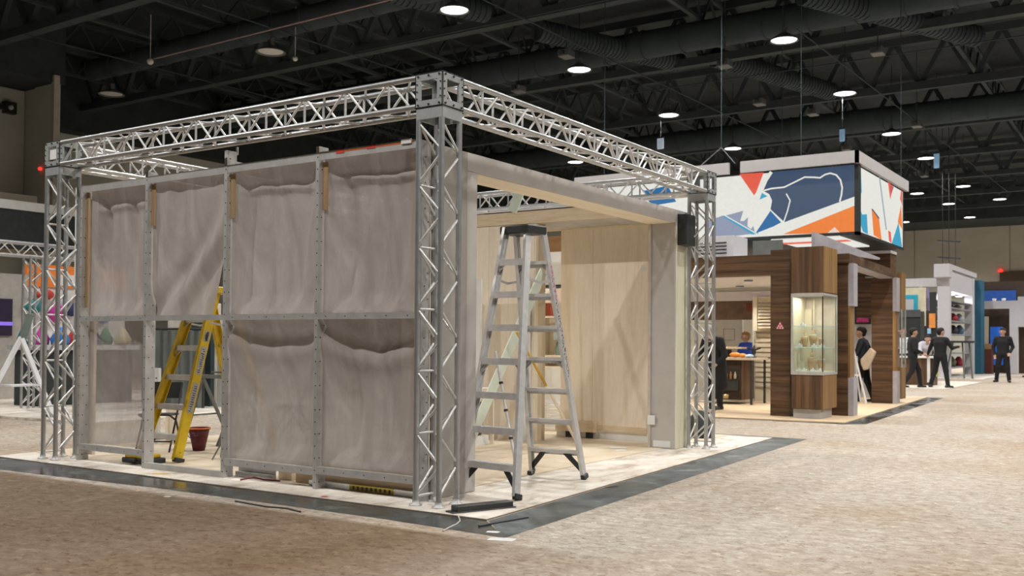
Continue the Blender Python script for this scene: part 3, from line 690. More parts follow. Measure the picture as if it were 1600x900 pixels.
def folding_chair(x, y, label, rz, group='folding chairs inside the booth'):
    o = thing('folding_chair', (x, y, .004), label, 'chair', group); c, s = math.cos(rz), math.sin(rz)
    T = lambda a, b, z: (x+a*c-b*s, y+a*s+b*c, z+.004)
    for k in (-.2, .2):
        MB().path([T(k, -.25, 0), T(k, .0, .40), T(k, .22, .80)], .012, 8).build('back_leg', CHB, o)
        MB().path([T(k*.9, .28, 0), T(k*.9, .05, .36), T(k*.9, -.2, .44)], .012, 8).build('front_leg', CHB, o)
    MB().tube(T(-.2, .17, .12), T(.2, .17, .12), .009, 8).build('stretcher', CHB, o); MB().tube(T(-.2, -.17, .12), T(.2, -.17, .12), .009, 8).build('stretcher', CHB, o)
    MB().hexa([T(-.19, -.22, .43), T(.19, -.22, .43), T(.19, .14, .42), T(-.19, .14, .42), T(-.19, -.22, .455), T(.19, -.22, .455), T(.19, .14, .445), T(-.19, .14, .445)]).build('seat', BLACK, o, .008)
    MB().hexa([T(-.2, .19, .62), T(.2, .19, .62), T(.2, .205, .62), T(-.2, .205, .62), T(-.2, .23, .82), T(.2, .23, .82), T(.2, .245, .82), T(-.2, .245, .82)]).build('backrest', BLACK, o, .006)
    return o
folding_chair(-5.3, 1.3, 'black folding chair seen through the left rungs of the yellow stepladder', .6)
folding_chair(-5.1, 3.3, 'black folding chair behind the yellow stepladder, further back', -1.1)
tr = thing('trestle', (-5.5, 2.38, .004), 'grey metal trestle with splayed legs right behind the yellow stepladder', 'trestle')
GREYT = mat('grey_green_tube', (.17, .18, .165, 1), .5, .4)
MB().bar((-6.0, 2.35, .86), (-5.0, 2.42, .86), .05, .05).build('top_bar', GREYT, tr)
for x in (-5.85, -5.05):
    for dy in (-.38, .38): MB().bar((x, 2.38, .85), (x+(.1 if x < -5.5 else -.03), 2.38+dy, .004), .035, .035, (1, 0, 0)).build('leg', GREYT, tr)
    MB().bar((x, 2.13, .35), (x, 2.63, .35), .02, .02).build('cross_bar', GREYT, tr)
bk = thing('waste_bucket', (-4.88, 1.55, .004), 'dark red bucket with an orange rim behind the yellow stepladder', 'bucket')
MB().lathe([(.001, 0), (.07, 0), (.125, .27), (.115, .27), (.066, .02), (.001, .02)], (-4.88, 1.55, .004), 20).build('body', mat('dark_red_plastic', (.11, .010, .018, 1), .5), bk)
MB().lathe([(.122, .26), (.134, .26), (.134, .28), (.118, .28)], (-4.88, 1.55, .004), 20).build('rim', OTAPE, bk); MB().path([(-5.01, 1.55, .26), (-4.98, 1.45, .20), (-4.88, 1.41, .17), (-4.78, 1.45, .20), (-4.75, 1.55, .26)], .005, 6).build('handle', STEEL, bk)
ps_ = thing('pole_stand', (-3.97, 1.15, .004), 'thin grey pole stand on three feet behind the yellow stepladder, beside the post', 'stand')
MB().tube((-3.97, 1.15, .06), (-3.97, 1.15, 1.15), .016, 10).build('pole', GREYT, ps_); MB().tube((-4.18, 1.15, .98), (-3.76, 1.15, .98), .010, 8).build('cross_bar', GREYT, ps_)
for k in range(3): MB().tube((-3.97, 1.15, .22), (-3.97+.15*math.cos(2.1*k+.5), 1.15+.15*math.sin(2.1*k+.5), .012), .009, 8).build('leg', GREYT, ps_)
pb = thing('perforated_strip', (-5.95, 1.75, .004), 'tall white perforated board standing left of the yellow stepladder', 'board')
MB().box(-6.02, -5.87, 1.70, 1.74, .004, .98).build('board', WHITE, pb)
for i in range(8): MB().tube((-5.915, 1.697, .15+i*.1), (-5.915, 1.701, .15+i*.1), .012, 8).build('hole', BLACK, pb)
single(MB().box(-5.98, -5.9, 1.9, 2.1, .004, .5), 'offcut_board', PLY, 'small plywood offcut standing behind the white perforated board', 'board')

# through the portal
single(MB().bar((-2.19, 3.35, .02), (-2.10, 4.965, 2.30), .14, .02, (1, -.2, 0)), 'leaning_board', mat('pale_green_board', (.55, .60, .50, 1), .7, 0, .05), 'pale green board leaning against the plywood wall behind the stepladder', 'board')
single(MB().bar((-2.62, 4.97, 3.142), (-2.51, 5.02, 3.44), .15, .02, (0, 1, 0)), 'offcut_board', MATS['pale_green_board'], 'short pale green offcut standing on the ceiling beam above the stepladder cap', 'board')
single(MB().box(-3.3, -2.83, 4.55, 4.575, .004, 2.2), 'white_sheet', WHITE, 'white board standing upright just right of the grey left portal post', 'board')
single(MB().box(-2.50, -2.30, 4.955, 4.97, 1.2, 2.22).box(-2.50, -2.30, 4.955, 4.99, .004, 1.2), 'white_sheet', WHITE, 'white strip of board behind the pale green leaning board', 'board')
pl = thing('broom_pole', (-1.85, 4.5, .004), 'yellow and wood pole leaning across the narrow gap in the plywood wall', 'pole')
MB().tube((-1.62, 5.08, .004), (-1.83, 4.62, .78), .018, 10).build('wooden_end', PLY, pl); MB().tube((-1.83, 4.62, .78), (-2.02, 4.20, 1.48), .018, 10).build('yellow_end', mat('ochre_paint', (.55, .33, .04, 1), .5), pl)
pr = thing('telescopic_prop', (-1.0, 2.6, .004), 'thin silver telescopic prop leaning behind the stepladder', 'prop')
MB().tube((-1.19, 2.93, .004), (-1.52, 3.00, 1.24), .018, 10).build('tube', ALU, pr)
for t in (.2, .45, .7): MB().tube(lerp((-1.19, 2.93, .004), (-1.52, 3.0, 1.24), t), lerp((-1.19, 2.93, .004), (-1.52, 3.0, 1.24), t+.02), .025, 10).build('collar', STEEL, pr)
bs = thing('wicker_basket', (-3.4, 4.6, .004), 'brown woven basket on a box beside the left portal post', 'basket')
MB().lathe([(.001, .12), (.13, .12), (.17, .55), (.155, .55), (.12, .14)], (-2.72, 4.2, .0), 20).build('body', mat('wicker', (.30, .19, .09, 1), .8, 0, .3, 40), bs)
for i in range(9): MB().lathe([(.135+.004*i, .14+i*.045), (.15+.004*i, .155+i*.045), (.137+.004*i, .17+i*.045)], (-2.72, 4.2, 0), 20).build('woven_band', mat('wicker_dark', (.12, .07, .03, 1), .8), bs)
MB().box(-2.9, -2.55, 4.05, 4.35, .004, .12).build('box_base', WHITE, bs)
single(MB().box(-2.95, -2.5, 4.0, 4.4, .60, .74).box(-2.95, -2.9, 4.0, 4.4, .004, .6).box(-2.55, -2.5, 4.38, 4.4, .004, .6), 'small_table', PLY, 'small plywood table above the woven basket', 'table')
# narrow gap: things beyond it
g = thing('hanging_white_panel', (-2.9, 6.6, 2.2), 'white panel hanging high in the narrow gap between the plywood walls', 'panel')
MB().box(-3.2, -2.6, 6.5, 6.53, 2.22, 2.72).build('sheet', WHITE, g); MB().box(-3.2, -2.6, 6.49, 6.54, 2.19, 2.22).build('bottom_bar', BLACK, g); MB().box(-3.2, -2.6, 6.5, 6.53, 2.72, 2.96).build('top_board', mat('brown_board', (.30, .16, .07, 1), .7), g)
sh = thing('tool_shelf', (-2.9, 6.7, .004), 'wooden shelf unit seen in the narrow gap, below the white panel', 'shelf')
for z in (1.72, 1.12, .95): MB().box(-3.2, -2.6, 6.55, 6.9, z, z+.03).build('shelf_board', PLY, sh)
MB().box(-3.2, -2.6, 6.92, 6.94, .7, 2.19).build('back_board', PLY, sh); MB().box(-3.22, -3.19, 6.55, 6.92, .004, 2.19).build('side_panel', PLY, sh); MB().box(-2.61, -2.58, 6.55, 6.92, .004, 2.19).build('side_panel', PLY, sh)
MB().box(-3.18, -2.62, 6.55, 6.57, .42, .95).build('front_panel', WHITE, sh)
single(MB().box(-3.15, -2.98, 6.6, 6.85, 1.752, 1.95), 'red_box', mat('dark_orange_red', (.35, .07, .03, 1), .6), 'dark red box on the top shelf in the narrow gap', 'box', bevel=.01)
m = thing('small_machine', (-2.85, 6.72, 1.15), 'grey green machine on the middle shelf in the narrow gap', 'machine')
MB().lathe([(.001, 0), (.12, 0), (.13, .1), (.10, .2), (.001, .22)], (-2.82, 6.72, 1.15), 18).build('body', mat('grey_green_paint', (.20, .28, .25, 1), .5), m); MB().box(-2.95, -2.75, 6.64, 6.8, 1.38, 1.55).build('head', mat('pale_blue_paint', (.42, .55, .56, 1), .5), m); MB().tube((-2.85, 6.72, 1.36), (-2.85, 6.72, 1.40), .05, 10).build('neck', STEEL, m)
for i, z in enumerate((.06, .16, .26, .34)): single(MB().box(-3.3, -2.4, 6.42+.02*i, 6.5+.02*i, z, z+.06).box(-3.3, -3.2, 6.42+.02*i, 6.5, .004, z), 'stacked_slat', WHITE, 'white slat in the low stack behind the gap, %s' % ('lowest', 'second from the floor', 'third from the floor', 'topmost')[i], 'slat', 'white slats behind the gap')
# scraps
def scrap(x, y, w, h, m, label, z=-.0115, rz=.4):
    c, s = math.cos(rz), math.sin(rz); p = [(x+a*c-b*s, y+a*s+b*c, z) for a, b in ((-w, -h), (w*.8, -h*1.2), (w, h*.7), (.1*w, h*1.1), (-w*.9, h*.8))]
    single(MB().prism(p, (0, 0, .002)), 'paper_scrap', m, label, 'scrap')
scrap(-3.5, -.02, .09, .03, mat('ochre_scrap', (.6, .36, .06, 1), .7), 'ochre yellow scrap on the pale floor before the yellow stepladder', .001)
scrap(-1.15, -.12, .03, .02, RED, 'tiny red scrap on the floor below the long level', .001)
scrap(-2.3, -.86, .03, .02, WHITE, 'tiny white scrap on the brown carpet, left')
scrap(1.10, -.70, .10, .05, WHITE, 'white paper scrap at the near corner of the dark strip')
scrap(.90, -.52, .05, .03, WHITE, 'small white scrap on the dark strip beside the near corner')
scrap(.55, 1.95, .08, .02, BLACK, 'black sliver on the right dark strip', -.009, 1.3)
scrap(-.95, 4.95, .12, .06, WHITE, 'crumpled white paper on the bare floor near the right portal post', .006)
scrap(-.78, 4.7, .08, .05, WHITE, 'second white paper on the bare floor beside the crumpled one', .006, 1)
single(MB().path([(-1.62, -.70, -.006), (-1.2, -.74, -.006), (-1.0, -.70, -.006), (-.8, -.75, -.006)], .008, 6), 'black_cable', BLACK, 'short black cable end on the dark strip below the cloth wall', 'cable')
single(MB().path([(.35, -.20, .0), (.47, -.34, -.004), (.52, -.45, -.006), (.56, -.60, -.006), (.60, -.72, -.006)], .006, 6), 'pale_cable', mat('pale_rubber', (.5, .48, .44, 1), .6), 'thin pale cable crossing the dark strip below the near tower', 'cable')
single(MB().path([(.70, -.42, -.005), (.74, -.2, -.005), (.80, .10, -.005)], .008, 6), 'black_rod', BLACK, 'thin black rod lying on the dark strip near the corner', 'rod')
single(MB().path([(-2.5, .12, .008), (-2.4, .2, .03), (-2.3, .24, .012), (-2.15, .3, .008)], .008, 6), 'red_cable', mat('dark_red_rubber', (.2, .02, .02, 1), .5), 'dark red cable end under the third cloth panel', 'cable')
# ---------------------------------------------------------------- hanging screen cube
def screenmat(name, col, e=.95):
    m, nt, b = newmat(name); b.inputs['Base Color'].default_value = (.02, .02, .02, 1); b.inputs['Roughness'].default_value = .4
    n = noise(nt, coords(nt), 14, 3, .6)
    nt.links.new(mix(nt, .12, col, ramp(nt, n, [(.35, tuple(c*.55 for c in col[:3])+(1,)), (.65, col)])), b.inputs['Emission Color'])
    b.inputs['Emission Strength'].default_value = e; MATS[name] = m; return m
SCR = dict(SCR_WHITE=screenmat('screen_white', rgb(232, 232, 224)), SCR_RED=screenmat('screen_red', rgb(232, 92, 72)), SCR_NAVY=screenmat('screen_navy', rgb(56, 76, 104)),
           SCR_CYAN=screenmat('screen_cyan', rgb(48, 160, 196)), SCR_BLUE=screenmat('screen_blue', rgb(32, 104, 160)), SCR_ORANGE=screenmat('screen_orange', rgb(240, 128, 48)), SCR_GREY=screenmat('screen_greyblue', rgb(142, 152, 176)))
ART_F = [('SCR_RED', [(-2.655, 4.933), (-2.123, 4.922), (-2.317, 4.436)]),
 ('SCR_NAVY', [(-1.959, 4.918), (-0.244, 4.909), (-0.227, 4.289), (-1.669, 3.841), (-1.976, 4.137), (-1.943, 4.319), (-2.005, 4.459), (-2.133, 4.537)]),
 ('SCR_CYAN', [(-2.214, 4.357), (-2.159, 4.496), (-2.042, 4.416)]),
 ('SCR_CYAN', [(-3.059, 4.071), (-2.956, 4.072), (-2.223, 3.638), (-2.378, 3.636)]),
 ('SCR_BLUE', [(-2.286, 3.674), (-1.976, 4.108), (-1.751, 3.853), (-2.212, 3.641)]),
 ('SCR_ORANGE', [(-1.704, 3.607), (-0.227, 4.110), (-0.217, 3.550)]),
 ('SCR_GREY', [(-3.408, 3.983), (-3.029, 4.069), (-2.378, 3.646), (-3.407, 3.595)]),
 ('SCR_GREY', [(-2.952, 4.071), (-2.566, 4.148), (-2.633, 3.935), (-2.547, 3.930), (-2.461, 4.004), (-2.475, 3.817), (-2.401, 3.741), (-2.342, 3.817), (-2.319, 3.693)]),
 ('SCR_WHITE', [(-0.814, 3.572), (-0.661, 3.694), (-0.543, 3.564)]),
 ]
ART_L = [([(-2.122, 4.540), (-1.958, 4.570), (-1.688, 4.576), (-1.475, 4.661), (-1.264, 4.748), (-1.090, 4.730), (-0.952, 4.708), (-0.849, 4.765), (-0.747, 4.783), (-0.628, 4.738), (-0.544, 4.628), (-0.510, 4.472), (-0.527, 4.319), (-0.560, 4.191)], 0.0314),
 ([(-1.645, 4.439), (-1.563, 4.292), (-1.616, 4.084), (-1.705, 3.836)], 0.0266),
 ([(-1.994, 4.145), (-1.715, 3.837)], 0.0241),
 ([(-1.959, 4.918), (-2.306, 4.418)], 0.0724),
 ([(-2.230, 3.631), (-1.687, 3.807), (-0.227, 4.245)], 0.0821),
 ([(-2.983, 4.081), (-2.260, 3.640)], 0.0217),
 ]
ART_R = [('SCR_CYAN', [(13.838, 4.039), (14.021, 3.950), (14.383, 3.997), (14.464, 3.594), (14.074, 3.612), (13.864, 3.769)]),
 ('SCR_CYAN', [(16.526, 3.579), (17.186, 4.114), (17.562, 3.570)]),
 ('SCR_CYAN', [(13.811, 4.853), (13.915, 4.842), (13.981, 4.398), (13.838, 4.278)]),
 ('SCR_ORANGE', [(14.769, 4.146), (15.387, 4.018), (15.625, 3.578), (14.938, 3.624)]),
 ('SCR_ORANGE', [(17.119, 4.126), (17.461, 4.554), (17.581, 3.997)]),
 ('SCR_RED', [(16.178, 4.915), (16.657, 4.867), (16.399, 4.542)]),
 ('SCR_RED', [(17.444, 4.886), (17.565, 4.883), (17.565, 4.547), (17.358, 4.679)]),
 ('SCR_RED', [(16.208, 3.844), (16.446, 3.829), (16.526, 3.590), (16.287, 3.626)]),
 ('SCR_NAVY', [(16.368, 4.851), (16.722, 4.868), (16.463, 4.644)]),
 ('SCR_NAVY', [(14.727, 4.148), (14.868, 4.158), (15.417, 4.039), (15.387, 3.992)]),
 ('SCR_GREY', [(15.387, 4.900), (15.476, 4.906), (16.083, 3.850), (15.990, 3.841)]),
 ]
sg = thing('hanging_screen_cube', (-3.2, 15.7, 3.5), 'large hanging screen cube with colourful abstract graphics and a grey frame above the wooden booth', 'screen')
MB().box(-6.55, -.25, 13.75, 17.6, 3.53, 4.92).build('core', BLACK, sg)
for n_, bxs in (('front_screen', (-6.5, -.23, 13.70, 13.75, 3.58, 4.90)), ('side_screen', (-.25, -.205, 13.88, 17.62, 3.58, 4.88))):
    p = MB().box(*bxs).build(n_, SCR['SCR_WHITE'], sg)
    if n_ == 'front_screen':
        for m_, poly in ART_F: MB().prism([(x, 13.699, z) for x, z in poly], (0, -.002, 0)).build('graphic_shape', SCR[m_], p)
        MB().prism([(-4.9, 13.699, 4.75), (-4.3, 13.699, 4.82), (-4.1, 13.699, 4.45), (-4.7, 13.699, 4.4)], (0, -.002, 0)).build('graphic_shape', SCR['SCR_BLUE'], p)
        for pts, w in ART_L:
            mb = MB()
            for a, b in zip(pts[:-1], pts[1:]):
                mb.bar((a[0], 13.6955, a[1]), (b[0], 13.6955, b[1]), w, .002, (0, 1, 0))
            for a in pts[1:-1]: mb.tube((a[0], 13.6965, a[1]), (a[0], 13.6945, a[1]), w/2, 10)
            mb.build('graphic_line', SCR['SCR_WHITE'], p)
    else:
        for m_, poly in ART_R: MB().prism([(-.204, y, z) for y, z in poly], (.002, 0, 0)).build('graphic_shape', SCR[m_], p)
MB().box(-.27, -.19, 13.69, 13.87, 3.52, 4.93).box(-6.55, -.2, 13.69, 13.75, 3.52, 3.58).box(-.25, -.19, 13.69, 17.66, 3.52, 3.58).box(-.25, -.19, 17.62, 17.66, 3.52, 4.9).build('black_edge', BLACK, sg)
GF = mat('grey_frame_paint', (.42, .40, .40, 1), .7, 0, .05, 2)
MB().box(-2.58, -.16, 13.55, 13.62, 4.93, 5.17).box(-.23, -.16, 13.55, 18.05, 4.93, 5.17).build('grey_top_frame', GF, sg)
MB().box(-6.6, -2.83, 13.55, 13.62, 4.93, 5.17).build('grey_top_frame', GF, sg)
MB().box(-2.0, -.6, 13.8, 16.2, 3.50, 3.528).build('under_screen', SCR['SCR_WHITE'], sg); MB().box(-2.0, -.6, 14.4, 14.7, 3.49, 3.499).build('graphic_stripe', SCR['SCR_RED'], sg)
for x, y in ((-1.4, 13.9), (-.3, 17.9), (-6.0, 13.9), (-3, 17.5)): MB().tube((x, y, 4.92), (x, y, 9.8), .008, 6).build('suspension_cable', CEIL2, sg)
for (a, b) in (((-3.5, 13.58, 5.15), (-3.01, 13.58, 5.51)), ((-3.01, 13.58, 5.51), (-2.71, 13.58, 5.15))): MB().tube(a, b, .012, 6).build('sling', SHADE, sg)
MB().tube((-3.01, 13.58, 5.5), (-3.01, 13.58, 9.8), .008, 6).build('suspension_cable', CEIL2, sg)

# ---------------------------------------------------------------- walnut veneered booth
wbth = thing('wooden_booth', (-1.2, 12.2, .004), 'dark walnut veneered exhibition booth with header beam and gate, right of the truss frame', 'booth')
MB().box(-1.30, -.93, 11.75, 12.3, .004, 3.10).build('corner_pillar', WALH, wbth)
for i in range(1, 24): pass
MB().box(-5.6, -1.302, 11.76, 12.2, 2.645, 3.02).build('header_beam', WALH, wbth)
MB().box(-.928, -.30, 11.76, 12.3, 2.25, 3.11).build('upper_panel', WALV, wbth)
cs = wbth
MB().box(-.79, -.235, 11.42, 11.76, .18, .79).build('case_base', WALV, cs); MB().box(-.79, -.225, 11.42, 12.3, 2.27, 3.10).build('case_top', WALV, cs)
MB().box(-.232, -.222, 11.43, 12.28, .18, .79).build('oak_end_panel', WALE, cs); MB().box(-.224, -.214, 11.43, 12.28, 2.28, 3.10).build('oak_end_panel', WALE, cs)
MB().box(-.78, -.29, 11.48, 12.2, .0, .17).build('plinth', mat('grey_plinth', (.40, .39, .37, 1), .5), cs)
MB().box(-.79, -.235, 11.77, 12.3, .18, .79).build('case_base', WALV, cs)
E1 = MB().box(-.80, -.215, 11.40, 11.425, .79, .85).box(-.80, -.215, 11.40, 11.425, 2.20, 2.26).box(-.80, -.765, 11.40, 11.425, .85, 2.20).box(-.24, -.215, 11.425, 12.3, .79, .83).box(-.24, -.215, 11.425, 12.3, 2.22, 2.26).box(-.24, -.215, 12.27, 12.3, .83, 2.22)
E1.build('case_frame', ALU2, cs)
MB().box(-.238, -.22, 11.402, 11.42, .85, 2.20).build('corner_bead', BLACK, cs)
MB().box(-.764, -.24, 11.408, 11.414, .85, 2.20).build('front_glass', GLASS, cs); MB().box(-.229, -.223, 11.426, 12.268, .83, 2.22).build('side_glass', GLASS, cs)
CRM = mat('cream_lining', (.62, .55, .42, 1), .7, 0, .05)
MB().box(-.79, -.24, 12.24, 12.26, .83, 2.25).build('case_back', mat('taupe_lining', (.58, .50, .42, 1), .8), cs); MB().box(-.80, -.785, 11.43, 12.24, .83, 2.25).build('case_side', CRM, cs); MB().box(-.79, -.24, 11.43, 12.24, .825, .85).build('case_floor', CRM, cs)
MB().box(-.785, -.66, 12.18, 12.235, .85, 2.0).box(-.62, -.60, 12.15, 12.17, .85, 2.2).build('case_upright', CRM, cs)
for z in (1.28, 1.66):
    g_ = MB().box(-.77, -.25, 11.46, 12.2, z, z+.012).build('glass_shelf', GLASS, cs); MB().box(-.77, -.25, 11.452, 11.459, z-.002, z+.014).build('polished_edge', mat('shelf_glass_edge', (.60, .80, .78, 1), .1, 0, .02), g_); MB().box(-.249, -.243, 11.46, 12.2, z-.002, z+.014).build('polished_edge', MATS['shelf_glass_edge'], g_)
LEDM = mat('case_strip_light', (1, .93, .8, 1), .5, 0, 0, 1, emit=5)
MB().box(-.76, -.26, 11.5, 11.515, 2.22, 2.23).build('strip_light', LEDM, cs)
cl_ = bpy.data.lights.new('case_light', 'AREA'); cl_.energy = 9; cl_.size = .45; cl_.shape = 'RECTANGLE'; cl_.size_y = .4; cl_.color = (1, .9, .75)
co = bpy.data.objects.new('case_light', cl_); COL.objects.link(co); co.location = (-.5, 11.72, 2.2)
# gate: two posts and a lintel running along the aisle
LIL = mat('pale_lilac_metal', (.42, .40, .43, 1), .5, .2)
def sk(y): return -.09-(y-12.6)*.05
def gate_post(y0, y1, nm):
    a, b = sk(y0), sk(y1)
    MB().hexa([(a-.34, y0, .004), (a-.012, y0, .004), (b-.012, y1, .004), (b-.34, y1, .004), (a-.34, y0, 2.87), (a-.012, y0, 2.87), (b-.012, y1, 2.87), (b-.34, y1, 2.87)]).build(nm, WALH, wbth)
    for z0, z1, m_ in ((.004, .72, LIL), (.722, 2.065, WALE), (2.067, 2.87, LIL)):
        t = .09 if m_ is LIL else .03
        MB().hexa([(a-.01, y0, z0), (a+t, y0, z0), (b+t, y1, z0), (b-.01, y1, z0), (a-.01, y0, z1), (a+t, y0, z1), (b+t, y1, z1), (b-.01, y1, z1)]).build('post_face', m_, wbth)
gate_post(12.6, 12.95, 'gate_post')
a, b = sk(12.55), sk(17.25)
MB().hexa([(a-.35, 12.55, 2.872), (a+.02, 12.55, 2.872), (b+.02, 17.25, 2.872), (b-.35, 17.25, 2.872), (a-.35, 12.55, 3.05), (a+.02, 12.55, 3.05), (b+.02, 17.25, 3.05), (b-.35, 17.25, 3.05)]).build('lintel', WALH, wbth)
MB().hexa([(a-.30, 12.95, 2.85), (a+.0, 12.95, 2.85), (b+.0, 17.2, 2.85), (b-.30, 17.2, 2.85), (a-.30, 12.95, 2.871), (a+.0, 12.95, 2.871), (b, 17.2, 2.871), (b-.30, 17.2, 2.871)]).build('lintel_lining', LIL, wbth)
MB().box(-.80, -.33, 17.2, 17.5, .004, 2.87).build('gate_wall', WALH, wbth)
MB().box(-.33, -.24, 17.19, 17.5, .004, .74).box(-.33, -.24, 17.19, 17.5, 2.1, 2.87).build('post_face', LIL, wbth); MB().box(-.33, -.28, 17.2, 17.5, .74, 2.1).build('post_face', WALE, wbth)
MB().box(-.32, -.20, 17.505, 17.9, .1, .82).build('end_case_panel', WALE, wbth); MB().box(-.32, -.20, 17.505, 17.9, 2.15, 3.0).build('end_case_panel', WALE, wbth)
MB().box(-.22, -.19, 17.51, 17.53, .82, 2.15).box(-.22, -.19, 17.87, 17.89, .82, 2.15).build('end_case_frame', ALU2, wbth); MB().box(-.205, -.20, 17.53, 17.87, .82, 2.15).build('end_case_glass', GLASS, wbth); MB().box(-.6, -.33, 17.51, 17.9, .1, 2.9).build('end_case_back', mat('taupe_board', (.22, .19, .16, 1), .8), wbth)
for z in (1.25, 1.65): MB().box(-.32, -.21, 17.54, 17.86, z, z+.015).build('end_case_shelf', WHITE, wbth)
MB().box(-1.5, -.7, 18.6, 19.2, 2.0, 3.55).build('rear_pillar_top', WALH, wbth); MB().box(-1.52, -.68, 18.55, 19.2, 3.551, 3.62).build('pale_capping', GF, wbth)
MB().hexa([(-.76, 12.5, 3.12), (-.70, 12.5, 3.12), (.05, 14.4, 3.06), (-.01, 14.4, 3.06), (-.76, 12.5, 3.48), (-.70, 12.5, 3.48), (.05, 14.4, 3.10), (-.01, 14.4, 3.10)]).build('silver_fin', LIL, wbth)
TRI = mat('pink_red_print', (.62, .05, .12, 1), .6)
em = MB().prism([(-1.193, 11.748, 1.622), (-1.036, 11.748, 1.622), (-1.055, 11.748, 1.655), (-1.113, 11.748, 1.765), (-1.174, 11.748, 1.655)], (0, -.004, 0)).build('triangle_emblem', TRI, wbth)
for k, (x, z) in enumerate([(-1.115, 1.715), (-1.14, 1.672), (-1.09, 1.672), (-1.165, 1.635), (-1.115, 1.635), (-1.065, 1.635)]):
    MB().prism([(x-.017, 11.7435, z-.006), (x+.017, 11.7435, z-.006), (x, 11.7435, z+.028)], (0, -.002, 0)).build('white_mark', WHITE, em)
MB().box(-3.2, -2.36, 12.6, 13.4, 3.03, 3.52).build('white_cabinet', WHITEP, wbth)
vt = MB()
for k in range(4): vt.box(-3.1, -2.5, 12.585, 12.6, 3.16+.07*k, 3.18+.07*k)
vt.build('vent_slats', STEEL, wbth)
MB().box(-2.1, -1.5, 13.0, 13.06, 3.1, 3.42).build('screen_back', GREYT if 'GREYT' in globals() else SHADE, wbth)
MB().box(-6.0, -1.0, 11.7, 17.4, -.0115, .0035).build('booth_deck', mat('warm_deck', (.58, .44, .28, 1), .6, 0, .12, 2), wbth)
MB().hexa([(-2.3, 10.75, -.0118), (.27, 11.05, -.0118), (-.29, 20.9, -.0118), (-2.3, 20.9, -.0118), (-2.3, 10.75, .002), (.27, 11.05, .002), (-.29, 20.9, .002), (-2.3, 20.9, .002)]).build('booth_deck', MATS['warm_deck'], wbth)
MB().hexa([(-6, 10.55, -.0118), (-2.3, 10.74, -.0118), (-2.3, 12, -.0118), (-6, 12, -.0118), (-6, 10.55, .001), (-2.3, 10.74, .001), (-2.3, 12, .001), (-6, 12, .001)]).build('booth_deck', MATS['warm_deck'], wbth)
mb = MB().add([(-2.3, 10.66, -.0112), (.30, 10.75, -.0112), (.62, 11.0, -.0112), (.1, 20.9, -.0112), (-.285, 20.9, -.0112), (.275, 11.04, -.0112), (-2.3, 10.74, -.0112)], [(0, 1, 5, 6), (1, 2, 5), (2, 3, 4, 5)])
single(mb, 'floor_plastic_strip', STRIP, 'dark plastic strip on the floor edging the wooden booth', 'plastic strip')
MB().box(-5.8, -1.0, 12.2, 16.3, 2.655, 2.70).build('inner_ceiling', WHITEP, wbth)
DL = MB().lathe([(.07, 0), (.09, .0), (.09, .03), (.06, .03)]).mesh('downlight_ring', SHADE); DG = MB().lathe([(.001, .012), (.068, .012)]).mesh('downlight_lens', LAMPGLOW)
dld = bpy.data.lights.new('downlight', 'SPOT'); dld.energy = 90; dld.spot_size = math.radians(120); dld.spot_blend = .7; dld.shadow_soft_size = .06; dld.color = (1, .93, .84)
for x, y, z in [(-5, 13.5, 2.653), (-3.7, 13.3, 2.653), (-2.3, 13.3, 2.653), (-4.6, 15.2, 2.653), (-3.2, 15.2, 2.653), (-1.8, 14.6, 2.653), (-.5, 14.4, 2.848), (-.6, 16.2, 2.848)]:
    d_ = put('downlight', DL, wbth, Vector((x, y, z-.03))-WORG[wbth.name]); put('downlight_lens', DG, d_)
    l_ = bpy.data.objects.new('downlight_light', dld); COL.objects.link(l_); l_.parent = d_; l_.location = (0, 0, -.02)
# interior of the wooden booth
iw = thing('booth_interior_wall', (-3.8, 16, .004), 'cream back wall with a wide doorway inside the wooden booth', 'wall')
CREAM = mat('cream_wall', (.60, .54, .42, 1), .8, 0, .04); PALEG = mat('pale_grey_green', (.50, .52, .45, 1), .8, 0, .04)
MB().box(-5.8, -2.6, 15.9, 16.0, 2.36, 2.56).build('lilac_band', mat('lilac_white', (.56, .53, .58, 1), .7, 0, .03), iw); MB().box(-5.8, -2.6, 15.95, 16.05, 2.56, 3.2).build('upper_wall', PALEG, iw)
MB().box(-3.13, -2.6, 16.0, 16.06, .004, 2.36).build('side_wall', CREAM, iw); MB().box(-3.19, -3.13, 15.97, 16.06, .004, 2.36).build('door_jamb', mat('grey_jamb', (.42, .41, .36, 1), .7), iw)
MB().box(-5.8, -3.19, 16.3, 16.36, 1.91, 2.36).build('brown_lintel_panel', mat('brown_mottled', (.15, .10, .07, 1), .8, 0, .3, 3), iw); MB().box(-3.45, -3.25, 16.27, 16.3, 2.1, 2.3).build('red_panel', mat('rust_red', (.16, .03, .02, 1), .7), iw)
for k in range(11): MB().box(-3.10, -2.62, 15.96, 16.0, .35+k*.115, .43+k*.115).build('slat', CREAM, iw)
lv = thing('louvre_panel', (-2.9, 15.9, 1.64), 'cream louvred panel hanging on the wall inside the wooden booth', 'panel')
MB().box(-3.12, -2.62, 15.86, 15.9, 1.64, 2.42).build('backing', CREAM, lv)
for k in range(9): MB().hexa([(-3.0, 15.80, 1.70+k*.075), (-2.62, 15.80, 1.70+k*.075), (-2.62, 15.86, 1.75+k*.075), (-3.0, 15.86, 1.75+k*.075), (-3.0, 15.80, 1.71+k*.075), (-2.62, 15.80, 1.71+k*.075), (-2.62, 15.86, 1.76+k*.075), (-3.0, 15.86, 1.76+k*.075)]).build('louvre', CREAM, lv)
MB().box(-3.12, -3.02, 15.82, 15.86, 1.64, 2.42).build('stile', CREAM, lv)
wd = thing('white_presentation_board', (-4.2, 17.5, .004), 'white board with a faint drawing standing in the doorway of the wooden booth', 'board')
